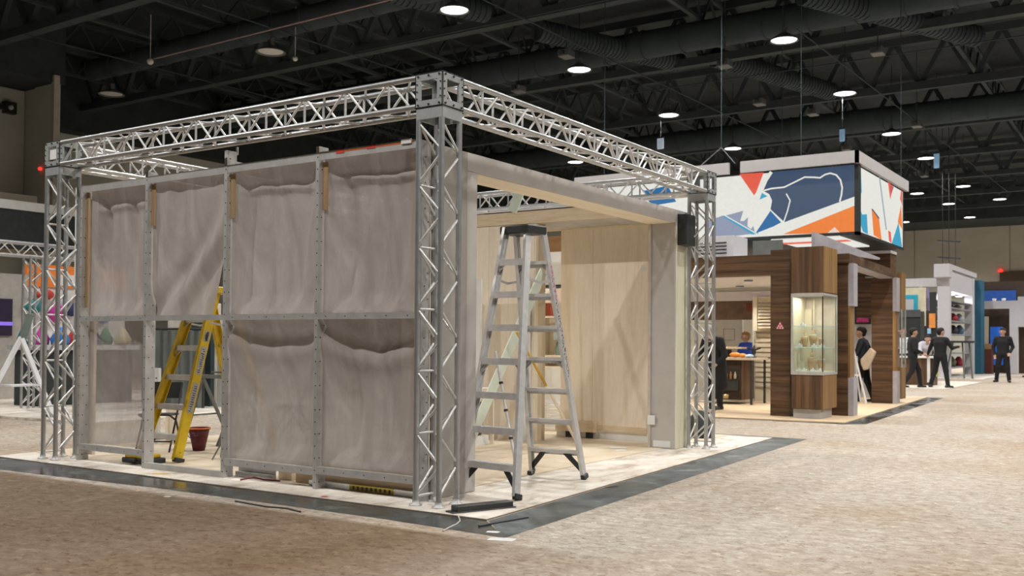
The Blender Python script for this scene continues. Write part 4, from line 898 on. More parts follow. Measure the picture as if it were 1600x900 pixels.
MB().box(-4.75, -4.0, 17.5, 17.54, .3, 1.98).build('board', WHITE, wd); MB().box(-4.75, -4.7, 17.54, 17.6, .004, .3).build('leg', STEEL, wd); MB().box(-4.05, -4.0, 17.54, 17.6, .004, .3).build('leg', STEEL, wd)
MB().box(-4.5, -4.2, 17.494, 17.5, 1.42, 1.43).box(-4.5, -4.2, 17.494, 17.5, 1.7, 1.71).box(-4.5, -4.49, 17.494, 17.5, 1.42, 1.7).box(-4.21, -4.2, 17.494, 17.5, 1.42, 1.71).build('drawing_line', SHADE, wd)
single(MB().box(-6.5, -2.5, 19.5, 19.6, .004, 2.6), 'rear_partition', CREAM, 'cream partition far behind the doorway of the wooden booth', 'partition')
dk = thing('display_counter', (-2.9, 14.9, .004), 'dark brown counter with bottles inside the wooden booth', 'counter')
DKB = wood('dark_counter', (.045, .03, .02, 1), (.02, .014, .01, 1), 'x', 2)
MB().box(-3.75, -2.95, 14.6, 15.4, .10, .98).build('body', DKB, dk); MB().box(-3.95, -2.65, 14.5, 15.5, .98, 1.03).build('top', mat('pale_counter_top', (.52, .42, .32, 1), .5), dk)
MB().box(-2.948, -2.93, 14.62, 15.38, .10, .98).build('end_panel', WALV, dk); MB().box(-3.7, -3.0, 14.57, 14.6, .30, .55).build('drawer_front', BLACK, dk)
MB().box(-2.72, -2.68, 14.55, 14.6, .004, .98).box(-2.72, -2.68, 15.4, 15.45, .004, .98).build('leg', BLACK, dk)
for k in range(7): MB().lathe([(.001, 0), (.03, 0), (.03, .1), (.012, .13), (.012, .16), (.001, .16)], (-3.66+k*.1, 14.55, .56), 10).build('bottle', mat('bottle_glass_%d' % (k % 2), ((.35, .33, .25, 1), (.25, .14, .06, 1))[k % 2], .2), dk)
for x, c_ in ((-3.6, (.5, .33, .1, 1)), (-3.25, (.55, .42, .25, 1))): MB().lathe([(.001, 0), (.06, 0), (.07, .08), (.001, .1)], (x, 14.5, .13), 12).build('brass_pot', mat('brass_%d' % int(-x*10), c_, .3, .8), dk)
ot = single(MB().ball((-3.12, 14.7, 1.09), (.13, .1, .06), 14).ball((-2.96, 14.72, 1.08), (.09, .08, .05), 12), 'orange_bag', mat('orange_vinyl', (.75, .26, .03, 1), .5), 'bright orange bag on the counter of the wooden booth', 'bag')
single(MB().ball((-2.80, 14.75, 1.07), (.09, .08, .04), 12).ball((-2.86, 14.72, 1.06), (.05, .05, .04), 10), 'pale_blue_cloth', mat('pale_blue_cloth_m', (.40, .55, .68, 1), .8), 'small pale blue cloth beside the orange bag on the counter', 'cloth')
st = thing('display_table', (-4.0, 15.2, .004), 'white legged table with laptops further inside the wooden booth', 'table')
MB().box(-4.5, -3.3, 15.5, 16.0, 1.22, 1.26).build('top', PLYX, st)
for x in (-4.45, -3.75): MB().bar((x, 15.5, 1.22), (x+.12, 15.5, .1), .05, .03, (0, 1, 0)).build('leg', WHITE, st); MB().bar((x, 15.95, 1.22), (x+.12, 15.95, .1), .05, .03, (0, 1, 0)).build('leg', WHITE, st)
MB().box(-4.2, -3.6, 15.7, 15.74, .6, 1.2).build('modesty_panel', BLACK, st)
for k, (x, y, z) in enumerate(((-4.05, 15.7, 1.26), (-2.78, 14.95, 1.03))):
    fg = thing('black_figurine', (x, y, z), ('black bird-like figurine on the inner display table', 'black forked stand on the counter edge beside the dark pillar')[k], 'ornament')
    MB().lathe([(.001, 0), (.06, 0), (.06, .02), (.02, .04), (.05, .12), (.04, .2), (.015, .26), (.001, .28)], (x, y, z), 12).build('body', BLACK, fg)
    for s_ in (-1, 1): MB().bar((x, y, z+.16), (x+.16*s_, y, z+.22), .02, .03).build('wing', BLACK, fg)
# goods in the glass case
BEI = mat('beige_velvet', (.50, .32, .17, 1), .9); 
def bust(x, y, z, h, label, m=BEI):
    o = thing('necklace_bust', (x, y, z), label, 'display bust', 'display busts in the glass case')
    MB().lathe([(.001, 0), (.05*h/.3, 0), (.045*h/.3, .1*h), (.075*h/.3, .5*h), (.07*h/.3, .68*h), (.028*h/.3, .8*h), (.03*h/.3, h), (.001, h)], (x, y, z), 16).build('form', m, o)
    MB().lathe([(.052*h/.3, .76*h), (.064*h/.3, .70*h), (.06*h/.3, .69*h)], (x, y, z), 16).build('necklace', ALU, o)
bust(-.50, 11.75, 1.292, .30, 'tall beige display bust on the middle glass shelf'); bust(-.34, 11.70, 1.292, .22, 'shorter beige display bust, right one on the middle glass shelf')
bust(-.52, 11.75, .85, .34, 'beige display bust standing on the case floor, left'); bust(-.36, 11.8, .85, .30, 'beige display bust standing on the case floor, right'); bust(-.70, 11.9, 1.292, .26, 'beige display bust at the left end of the middle glass shelf')
for k, (x, z) in enumerate(((-.68, 1.292), (-.42, 1.292), (-.28, 1.292), (-.70, .85), (-.60, .85), (-.44, .85), (-.31, .85), (-.62, 1.672))):
    single(MB().box(x-.04, x+.04, 11.5, 11.58, z, z+.035).ball((x, 11.54, z+.045), .018, 8), 'jewellery_tray', WHITE, 'white jewellery tray in the glass case, %s' % ('left end of the middle shelf', 'centre of the middle shelf', 'right end of the middle shelf', 'far left on the case floor', 'second from left on the case floor', 'third from left on the case floor', 'right end of the case floor', 'alone on the upper shelf')[k], 'tray', 'white trays in the glass case')
# pink picture, easel
pk = thing('pink_picture', (-.9, 16.5, 1.75), 'small pink and blue picture hanging behind the man with the bag', 'picture')
MB().box(-1.75, -1.35, 19.4, 19.43, 1.85, 2.4).build('frame', BLACK, pk); MB().box(-1.70, -1.40, 19.39, 19.4, 1.9, 2.35).build('print', mat('pink_print', (.6, .05, .25, 1), .7, 0, .6, 8), pk)
single(MB().box(-2.4, -.9, 19.45, 19.55, .004, 3.0), 'rear_partition', mat('pale_lilac_wall', (.55, .54, .57, 1), .8), 'pale partition behind the pink picture in the gate opening', 'partition')
es = thing('easel', (-1.0, 16.9, .004), 'white A-frame easel in the gate of the wooden booth, before the man with the bag', 'easel')
MB().bar((-1.17, 16.85, 1.5), (-.80, 16.75, .004), .035, .03, (0, 1, 0)).build('leg', WHITEP, es); MB().bar((-1.17, 16.85, 1.5), (-1.35, 16.75, .004), .035, .03, (0, 1, 0)).build('leg', WHITEP, es); MB().bar((-1.17, 16.9, 1.5), (-1.05, 17.25, .004), .035, .03, (0, 1, 0)).build('leg', WHITEP, es)
MB().box(-1.32, -.98, 16.78, 16.82, .62, .66).build('ledge', WHITEP, es); MB().box(-1.4, -1.08, 16.80, 16.83, .68, 1.25).build('canvas', mat('lilac_grey_canvas', (.25, .25, .38, 1), .7, 0, .3, 3), es)
single(MB().box(-1.22, -1.0, 16.6, 16.75, .004, .09), 'black_shoe_box', BLACK, 'small black box on the floor under the easel', 'box', bevel=.01)
# ---------------------------------------------------------------- far booths on the right
WH2 = mat('white_booth_panel', (.60, .59, .62, 1), .6, 0, .03)
sb = thing('white_shelf_booth', (-2.9, 39, .004), 'white booth with a tall lit shelf niche and a blue end panel, far right', 'booth')
MB().box(-3.02, -2.56, 37.0, 37.4, .0, 4.08).build('front_pillar', WH2, sb); MB().box(-3.08, -2.5, 36.6, 37.3, 4.081, 4.62).build('front_fascia', WH2, sb)
MB().box(-2.9, -2.56, 42.6, 43.2, .0, 4.5).build('rear_pillar', WH2, sb); MB().box(-2.9, -2.58, 37.4, 42.6, 3.55, 4.40).build('lintel', WH2, sb); MB().box(-3.05, -2.5, 37.3, 43.4, 4.42, 4.62).build('top_rim', WH2, sb)
MB().box(-3.6, -3.5, 37.4, 42.6, .0, 3.55).build('niche_back', WH2, sb)
for z in (.35, .95, 1.75, 2.3, 2.85, 3.15): MB().box(-3.5, -2.6, 37.4, 42.6, z, z+.05).build('shelf', mat('grey_shelf', (.30, .30, .31, 1), .5), sb)
MB().box(-2.62, -2.3, 43.2, 44.2, .0, 4.3).build('blue_end_panel', mat('teal_blue_panel', (.015, .11, .19, 1), .6), sb)
MB().box(-4.6, -3.02, 37.1, 37.3, 3.74, 4.08).build('side_beam', WH2, sb)
for y in (38.2, 40, 41.8): MB().lathe([(.12, 0), (.15, .02), (.001, .03)], (-3.0, y, 3.50), 12).build('downlight', LAMPGLOW, sb)
nl = bpy.data.lights.new('niche_light', 'AREA'); nl.energy = 120; nl.shape = 'RECTANGLE'; nl.size = .4; nl.size_y = 4.5
no = bpy.data.objects.new('niche_light', nl); COL.objects.link(no); no.location = (-2.95, 40, 3.49); no.parent = None
gm = [mat('goods_%d' % i, c, .6) for i, c in enumerate([(.05, .05, .06, 1), (.45, .04, .06, 1), (.12, .22, .32, 1), (.12, .14, .08, 1), (.5, .5, .52, 1)])]
names = ['low left', 'low centre', 'low right', 'middle left', 'middle centre', 'middle right', 'upper left', 'upper centre', 'upper right', 'top left', 'top right']
for k, (y, z, h, mi) in enumerate([(38, .40, .42, 1), (39.6, .40, .45, 3), (41.4, .40, .42, 1), (38.2, 1.80, .42, 2), (40, 1.80, .4, 0), (41.6, 1.80, .42, 2), (38.3, 2.35, .38, 0), (40, 2.35, .36, 1), (41.5, 2.35, .38, 4), (39, 2.90, .2, 0), (41, 2.90, .2, 4)]):
    single(MB().lathe([(.001, 0), (.16, 0), (.22, h*.5), (.12, h*.8), (.06, h), (.001, h)], (-2.95, y, z), 12), 'shop_sample', gm[mi], 'small sample on the lit white shelves, %s of the niche' % names[k], 'sample', 'samples on the white shelves')
so = thing('sawhorse_table', (-2.0, 36, .004), 'dark topped folding stand before the lit white shelves, beside the walking man', 'table')
MB().box(-2.75, -1.55, 36.2, 36.9, 1.42, 1.50).build('top', BLACK, so)
for x, dx in ((-2.35, -.25), (-1.75, .15), (-2.0, .1)): MB().bar((x, 36.5, 1.42), (x+dx, 36.3, .004), .05, .05).build('leg', GREYT, so)
single(MB().box(-3.1, -1.2, 36.0, 44, -.0118, .01), 'booth_platform', PLANKW, 'low white platform under the far shelf booth', 'platform')
rg = thing('suspension_rig', (-2.7, 38.0, 4.6), 'thin dark cable rig hanging over the white shelf booth', 'rig')
for x in (-3.0, -2.75, -2.5): MB().tube((x, 38.0, 4.62), (x, 38.0, 11.597), .012, 6).build('cable', STEEL, rg)
for z in (4.9, 5.6): MB().bar((-3.2, 38.0, z+.1), (-2.3, 38.0, z), .12, .06).build('spreader_bar', BLACK, rg)
bb = thing('blue_booth', (-1.9, 46, .004), 'far booth with white portal, bright blue panel and brown counter', 'booth')
MB().box(-3.2, -1.0, 45, 45.3, 3.05, 3.42).build('white_lintel', WH2, bb); MB().box(-1.35, -1.0, 45, 45.3, .0, 3.05).build('white_post', WH2, bb); MB().box(-1.0, -.7, 45, 46, 2.2, 3.6).build('white_return', WH2, bb)
MB().box(-2.22, -1.68, 45.4, 45.5, .4, 2.2).build('blue_panel', mat('bright_blue', (.02, .14, .62, 1), .5, emit=.25), bb); MB().box(-3.2, -2.3, 45.4, 45.5, 1.2, 2.7).build('cream_panel', CREAM, bb)
MB().box(-2.64, -2.0, 44.2, 44.8, .0, 1.15).build('brown_counter', mat('red_brown_counter', (.13, .035, .02, 1), .6), bb); MB().box(-3.0, -1.2, 46, 46.1, 3.45, 3.95).build('blue_band', mat('deep_blue', (.02, .09, .38, 1), .5, emit=.15), bb)
MB().box(-3.3, -.7, 46.2, 46.3, .0, 4.4).build('brown_wall', mat('dark_brown_wall', (.07, .045, .03, 1), .8), bb)
for x in (-2.0, -1.6): MB().lathe([(.06, 0), (.1, .1), (.001, .12)], (x, 45.1, 3.42), 10).build('spot_lamp', WHITE, bb)
single(MB().box(-2.3, -2.0, 44.3, 44.6, 1.152, 1.4).box(-2.6, -2.35, 44.3, 44.6, 1.152, 1.3), 'carton', mat('cardboard', (.42, .27, .14, 1), .8), 'two joined cartons on the brown counter of the far blue booth', 'carton')
fb = thing('far_white_booth', (.5, 50, .004), 'pale far booth with lit green signs at the right edge of the picture', 'booth')
MB().box(-.6, 3, 50, 50.2, 2.9, 3.3).build('lintel', WH2, fb); MB().box(-.6, -.2, 50, 50.3, .004, 2.9).build('post', WH2, fb); MB().box(-.6, 3, 51, 51.1, .004, 2.9).build('back_panel', mat('dim_teal', (.10, .16, .17, 1), .8), fb)
for k in range(2): MB().box(-.1+k*.6, .35+k*.6, 50.4, 50.45, 1.9+.35*k, 2.15+.35*k).build('lit_sign', mat('green_lit', (.45, .75, .45, 1), .5, emit=.8), fb)
mb_ = thing('teal_framed_booth', (-2.7, 30.5, .004), 'booth with a cream wall and teal framed picture, behind the gate of the wooden booth', 'booth')
MB().box(-4.6, -2.24, 30.6, 30.7, 2.0, 3.35).build('cream_wall', mat('cream_lit_wall', (.72, .66, .48, 1), .8), mb_); MB().box(-2.95, -2.49, 30.55, 30.6, 2.95, 3.09).box(-2.62, -2.49, 30.55, 30.6, 2.52, 2.95).build('teal_frame', mat('teal_paint', (.02, .42, .58, 1), .5), mb_)
MB().box(-2.95, -2.62, 30.56, 30.6, 2.5, 2.95).build('picture', WH2, mb_); MB().box(-3.6, -2.28, 30.0, 30.6, 1.0, 2.5).build('black_cabinet', BLACK, mb_); MB().box(-3.6, -2.28, 29.95, 30.0, 2.3, 2.55).build('grey_canopy', mat('dark_grey_canopy', (.07, .075, .075, 1), .7), mb_)
MB().box(-2.53, -2.44, 31, 31.1, .004, 3.7).build('post', WH2, mb_); MB().box(-2.44, -2.21, 31.1, 31.15, 2.55, 3.36).build('striped_drape', mat('lilac_drape', (.25, .22, .36, 1), .8, 0, .5, 12, (4, 1, .2)), mb_)
MB().box(-2.85, -2.33, 33, 33.1, .4, 3.3).build('dark_backing', BLACK, mb_)
MB().box(-2.56, -2.35, 32.9, 33, 1.97, 2.5).build('orange_poster', mat('orange_poster_m', (.75, .28, .06, 1), .6), mb_); MB().box(-2.62, -2.50, 32.9, 33, 1.75, 1.95).build('blue_poster', mat('sky_poster', (.30, .52, .72, 1), .6), mb_)
ct = thing('brown_display_counter', (-1.9, 28.2, .004), 'brown counter with a white top behind the two walking men', 'counter')
MB().box(-2.9, -1.55, 28.4, 29, .006, .9).build('body', WALV, ct); MB().box(-2.95, -1.5, 28.3, 29.1, .9, .96).build('top', WHITE, ct); MB().box(-1.75, -1.66, 28.35, 28.4, .1, .9).build('white_stile', WHITE, ct)
MB().box(-1.54, -1.5, 28.5, 28.9, .3, .9).build('side_print', mat('yellow_green_print', (.5, .5, .1, 1), .7, 0, .5, 6), ct)
single(MB().box(-3.6, -.75, 26.0, 33, -.0118, .006), 'booth_platform', PLANKW, 'low pale platform under the booth behind the two walking men', 'platform')
# brown band of doors on the far wall and an exit lamp
wdr = MB().box(-4.6, -.6, 66.7, 66.9, 0, 6.2); d_ = struct(wdr, 'door_1', mat('brown_door_band', (.10, .075, .05, 1), .8))
EXR = mat('exit_red', (1, .05, .03, 1), .5, 0, 0, 1, emit=1.2)
single(MB().lathe([(.001, 0), (.14, .02), (.16, .14), (.001, .28)], (-4.55, 66.75, 6.2), 12), 'red_beacon', EXR, 'small red light on the far wall above the brown band', 'light')
single(MB().ball((-23.5, 10.56, 6.47), .06, 12), 'red_beacon', EXR, 'small red light on the left wall beside the far left tower', 'light')

# ---------------------------------------------------------------- things hanging from the ceiling
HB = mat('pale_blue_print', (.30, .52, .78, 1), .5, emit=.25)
def hanger(x, y, z0, w, h, label, m=HB, name='hanging_sign'):
    o = thing(name, (x, y, z0), label, 'sign')
    MB().box(x-w/2, x+w/2, y-.03, y+.03, z0, z0+h).build('panel', m, o, .02); MB().box(x-w/2-.01, x+w/2+.01, y-.035, y+.035, z0+h, z0+h+.04).build('top_clip', STEEL, o)
    MB().tube((x, y, z0+h+.04), (x, y, 11.597), .012, 6).build('rod', CEIL2, o); return o
hanger(-3.4, 24.3, 7.53, .16, .38, 'small pale blue hanging sign on a rod above the screen cube')
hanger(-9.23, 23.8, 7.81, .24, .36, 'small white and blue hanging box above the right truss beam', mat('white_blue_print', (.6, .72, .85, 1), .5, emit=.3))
hanger(-2.4, 33.5, 8.0, .2, .55, 'small blue hanging banner right of the screen cube, far off')
def spot(x, y, label):
    o = thing('ceiling_projector', (x, y, 8.9), label, 'projector', 'small pale units under the ceiling')
    MB().box(x-.16, x+.16, y-.2, y+.2, 8.9, 9.1).build('body', SHADE, o, .02); MB().tube((x, y-.2, 9.0), (x, y-.3, 8.97), .06, 10).build('lens', STEEL, o); MB().tube((x, y, 9.1), (x, y, 11.597), .015, 6).build('rod', CEIL2, o)
for x, y, l in ((-8.4, 16.2, 'pale unit under the ceiling left of the second lamp row, above the right beam'), (-1.4, 20.3, 'pale unit under the ceiling, far right above the wooden booth'), (-5.9, 24, 'pale unit right of the white hanging box'), (-4.9, 26.3, 'pale unit midway between the two hanging signs'),
                (-2.4, 30, 'pale unit above the lamp right of the screen cube'), (-5.6, 33, 'pale unit just above the grey screen frame'), (-5.2, 19.3, 'pale unit left of the topmost right lamp'), (-4.3, 41, 'pale boxy unit right of the screen cube, low'), (-11.5, 18.6, 'pale unit left of the middle lamp above the truss beam')):
    spot(x, y, l)
single(MB().ball((-18.46, 10.7, 9.0), .09, 12).tube((-18.46, 10.7, 9.05), (-18.46, 10.7, 10.3), .01, 6), 'ceiling_sensor', WHITE, 'small white knob at the left end of the long pale conduit', 'sensor')
single(MB().ball((-14.6, 12.4, 8.9), .07, 12).tube((-14.6, 12.4, 8.95), (-14.6, 12.4, 10.3), .01, 6), 'ceiling_sensor', WHITE, 'small white knob right below the nearer unlit lamp disc', 'sensor')

# ---------------------------------------------------------------- left background
lbp = single(MB().hexa([(-22, 2.1, -.0118), (-9.2, 3.0, -.0118), (-9.2, 9.5, -.0118), (-22, 9.5, -.0118), (-22, 2.1, .03), (-9.2, 3.0, .03), (-9.2, 9.5, .03), (-22, 9.5, .03)]), 'booth_platform', PLANKW, 'pale low platform of the neighbouring booth at the left edge', 'platform')
g2 = 'trusses of the neighbouring booth'
WTR = ALU
box_truss('truss_tower', 'slim truss tower of the neighbouring booth, behind the white trestle at the left edge', 'truss tower', (-13.0, 4.2, .03), None, 2.86, .06, 6, (), g2, bay=.46)
box_truss('truss_beam', 'truss beam of the neighbouring booth at the left edge, on the slim tower', 'truss beam', (-13.0, 1.6, 3.01), (-math.pi/2, 0, 0), 4.4, .05, 8, (), g2)
hd = thing('overhead_header', (-20.5, 5, 3.9), 'long black overhead header with a white top edge, high at the left edge', 'header')
MB().box(-21.1, -20.9, -6, 10.5, 3.75, 4.80).build('black_cloth', BLACKF, hd); MB().box(-21.08, -20.86, -6, 10.6, 4.80, 5.04).build('white_edge', WHITE, hd)
for y in (-4, 9.9): MB().box(-21.05, -20.95, y, y+.1, .03, 3.75).build('post', ALU2, hd)
wbx = thing('wall_duct_cover', (-22, 9.1, 3.9), 'beige box cover mounted on the left wall above the black header', 'cover')
MB().box(-23.0, -22.2, 8.3, 9.72, 3.7, 5.42).build('cover', mat('tan_metal', (.56, .48, .38, 1), .7, 0, .08, 1), wbx); MB().box(-22.2, -22.14, 8.3, 9.72, 4.55, 4.62).build('groove', SHADE, wbx); MB().box(-22.19, -22.1, 8.9, 9.15, 4.42, 4.58).build('vent', BLACK, wbx); MB().box(-24.6, -23.0, 8.7, 9.3, 4.6, 4.9).build('wall_bracket', STEEL, wbx)
lb = thing('wall_bracket_lamp', (-24.4, 10, 8.2), 'dark bracket fitting high on the left wall panel', 'fitting')
MB().box(-24.56, -24.4, 7.5, 10.2, 8.27, 8.42).build('arm', STEEL, lb); MB().box(-24.56, -24.35, 9.95, 10.3, 8.17, 8.52).build('head', BLACK, lb); MB().ball((-24.33, 10.1, 8.34), .08, 10).build('lens', WHITE, lb)
bc = thing('black_counter', (-13.5, 5.0, .03), 'black draped counter with a pale top in the neighbouring booth at the left', 'counter')
MB().box(-14.1, -13.3, 4.5, 6.6, .03, 1.12).build('drape', BLACKF, bc); MB().box(-14.2, -13.2, 4.4, 6.7, 1.12, 1.22).build('top', mat('pale_grey_top', (.45, .46, .48, 1), .5), bc)
aw = thing('white_trestle', (-10.6, 2.7, .004), 'white A-shaped trestle leaning frame at the left edge, before the black counter', 'trestle')
MB().bar((-11.2, 2.95, 1.36), (-10.95, 2.1, .035), .07, .05, (1, 0, 0)).build('leg', WHITEP, aw); MB().bar((-11.2, 2.95, 1.36), (-10.7, 3.25, .035), .07, .05, (1, 0, 0)).build('leg', WHITEP, aw)
MB().bar((-11.6, 2.75, 1.3), (-11.55, 2.7, .035), .05, .05, (1, 0, 0)).build('leg', WHITEP, aw); MB().box(-11.2, -10.85, 2.6, 3.1, .55, .58).build('cross_bar', WHITEP, aw); MB().bar((-11.2, 2.95, 1.25), (-11.2, 3.1, 1.75), .1, .06, (1, 0, 0)).build('dark_grip', mat('grey_green_foam', (.13, .17, .15, 1), .8), aw)
for y in (2.1, 3.25): MB().lathe([(.001, 0), (.06, .0), (.06, .03), (.001, .05)], (-10.85, y, .03), 10).build('foot', STEEL, aw)
og = thing('orange_sign_wall', (-16.2, 6, .03), 'white booth wall with an orange top band behind the slim truss tower', 'wall')
MB().box(-16.2, -16.1, 5.9, 8.4, 2.5, 3.0).build('orange_band', mat('orange_print', (.72, .19, .02, 1), .6, emit=.12), og); MB().box(-16.25, -16.15, 5.9, 8.4, .03, 2.5).build('white_wall', WHITE, og); MB().box(-16.15, -16.09, 6.6, 7.3, 2.55, 2.8).build('white_swoosh', WHITE, og)
MB().box(-16.3, -16.1, 4.3, 5.9, .03, 2.75).build('side_wall', mat('warm_grey_wall', (.42, .39, .35, 1), .8), og); MB().box(-16.09, -16.05, 4.7, 5.55, 1.4, 2.2).build('dark_screen', mat('dark_violet_screen', (.03, .02, .05, 1), .3), og); MB().box(-16.05, -16.03, 4.7, 5.55, 1.62, 1.70).build('violet_line', mat('violet_glow', (.2, .12, .6, 1), .5, emit=.8), og)
cols = [('teal', (.02, .2, .22, 1)), ('magenta', (.5, .04, .3, 1)), ('blue', (.04, .18, .5, 1)), ('white', (.7, .7, .68, 1)), ('red', (.5, .05, .04, 1)), ('navy', (.03, .04, .12, 1)), ('pink', (.7, .25, .5, 1)), ('green', (.08, .25, .14, 1)), ('cream', (.6, .5, .35, 1))]
for k, (nm, c) in enumerate(cols):
    y = 4.6+(k*.618 % 1)*1.9; x = -13.9+(k % 3)*.25; r_ = .10+.03*(k % 3)
    y = 4.55+k*.235
    single(MB().lathe([(.001, 0), (r_, 0), (r_*1.15, .12), (r_*.7, .24), (r_*.3, .34), (.001, .36)], (x, y, 1.22), 12), 'soft_toy', mat('toy_'+nm, c, .8), '%s bulging item on the pale top of the black counter at the left' % nm, 'item', 'colourful items on the black counter')
for k, (nm, y, z, h) in enumerate((('teal', 6.0, 1.9, .3), ('magenta', 6.5, 1.7, .45), ('navy', 6.9, 1.85, .35), ('red', 6.25, 2.2, .25), ('pink', 7.3, 1.4, .5), ('blue', 7.7, 1.7, .4))):
    single(MB().ball((-15.98, y, z+h/2), (.1, .22, h/2), 12).box(-16.1, -15.95, y-.05, y+.05, z+h*.4, z+h*.6), 'wall_hung_item', MATS['toy_'+nm], '%s rounded item hung on the white wall below the orange band' % nm, 'item', 'items hung under the orange band')
ls = thing('white_arch_panel', (-9.85, 3.2, .035), 'tall white curved panel seen between the far left tower and the cloth wall', 'panel')
mb = MB()
for k in range(16):
    f0, f1 = [.20+.09*math.sin(q*.85+.6) for q in (k, k+1)]; z0, z1 = 2.0+k*.115, 2.0+(k+1)*.115
    mb.hexa([(-10.1, 3.2, z0), (-10.1+2*f0, 3.2, z0), (-10.1+2*f0, 3.24, z0), (-10.1, 3.24, z0), (-10.1, 3.2, z1), (-10.1+2*f1, 3.2, z1), (-10.1+2*f1, 3.24, z1), (-10.1, 3.24, z1)])
mb.build('curved_board', WHITE, ls); MB().box(-10.1, -10.02, 3.2, 3.24, .035, 2.0).build('leg', ALU2, ls); MB().box(-9.8, -9.72, 3.2, 3.24, .035, 2.0).build('leg', ALU2, ls)
dr = thing('grey_drape', (-11.4, 6.2, .03), 'grey green hanging drape on a rail behind the yellow stepladder', 'drape')
V = []; F = []
for i in range(81):
    x = -12.4+i*.0235; yy = 6.2+.05*math.sin(i*.55)+.02*math.sin(i*1.3)
    V += [(x, yy, .035), (x, yy+.01*math.sin(i), 1.52)]
F = [(2*i, 2*i+2, 2*i+3, 2*i+1) for i in range(80)]
MB().add(V, F, 0, True).build('cloth', mat('grey_green_cloth', (.13, .145, .135, 1), .9, 0, .15, 5, (1, 1, .3)), dr); MB().tube((-12.4, 6.2, 1.55), (-10.5, 6.2, 1.55), .025, 8).build('rail', STEEL, dr)
for x in (-12.38, -10.53): MB().tube((x, 6.2, .035), (x, 6.2, 1.57), .025, 8).build('post', STEEL, dr)
single(MB().box(-11.4, -10.82, 6.6, 6.7, .035, 1.75), 'dark_panel', mat('dark_teal_panel', (.03, .05, .055, 1), .8), 'dark teal panel standing behind the grey drape', 'panel')
single(MB().box(-10.75, -10.4, 6.7, 6.8, .035, 1.8), 'white_column', WHITE, 'white column right of the dark teal panel, behind the yellow stepladder', 'column')
single(MB().box(-13.2, -11.6, 7.4, 7.5, .035, 2.1), 'white_partition', mat('cream_partition', (.55, .52, .45, 1), .8), 'cream partition above the grey drape', 'partition')
single(MB().box(-12.6, -12.35, 7.3, 7.38, 1.63, 1.86), 'green_picture', mat('dark_green_print', (.05, .11, .06, 1), .7), 'small dark green picture on the cream partition', 'picture')

# dark bag at the right tower
bg = thing('black_bag', (-.75, 7.3, -.012), 'black bag with a curved handle on the floor behind the right truss tower', 'bag')
MB().lathe([(.001, 0), (.20, 0), (.22, .08), (.16, .24), (.08, .38), (.001, .40)], (-.68, 6.95, -.008), 16).build('body', BLACKF, bg)
MB().path([(-.62, 6.95, .34), (-.5, 6.98, .36), (-.45, 7.0, .42), (-.46, 7.0, .46)], .015, 8).build('handle', BLACK, bg); MB().box(-.98, -.76, 6.85, 7.1, .004, .30).build('side_pocket', BLACK, bg, .02)

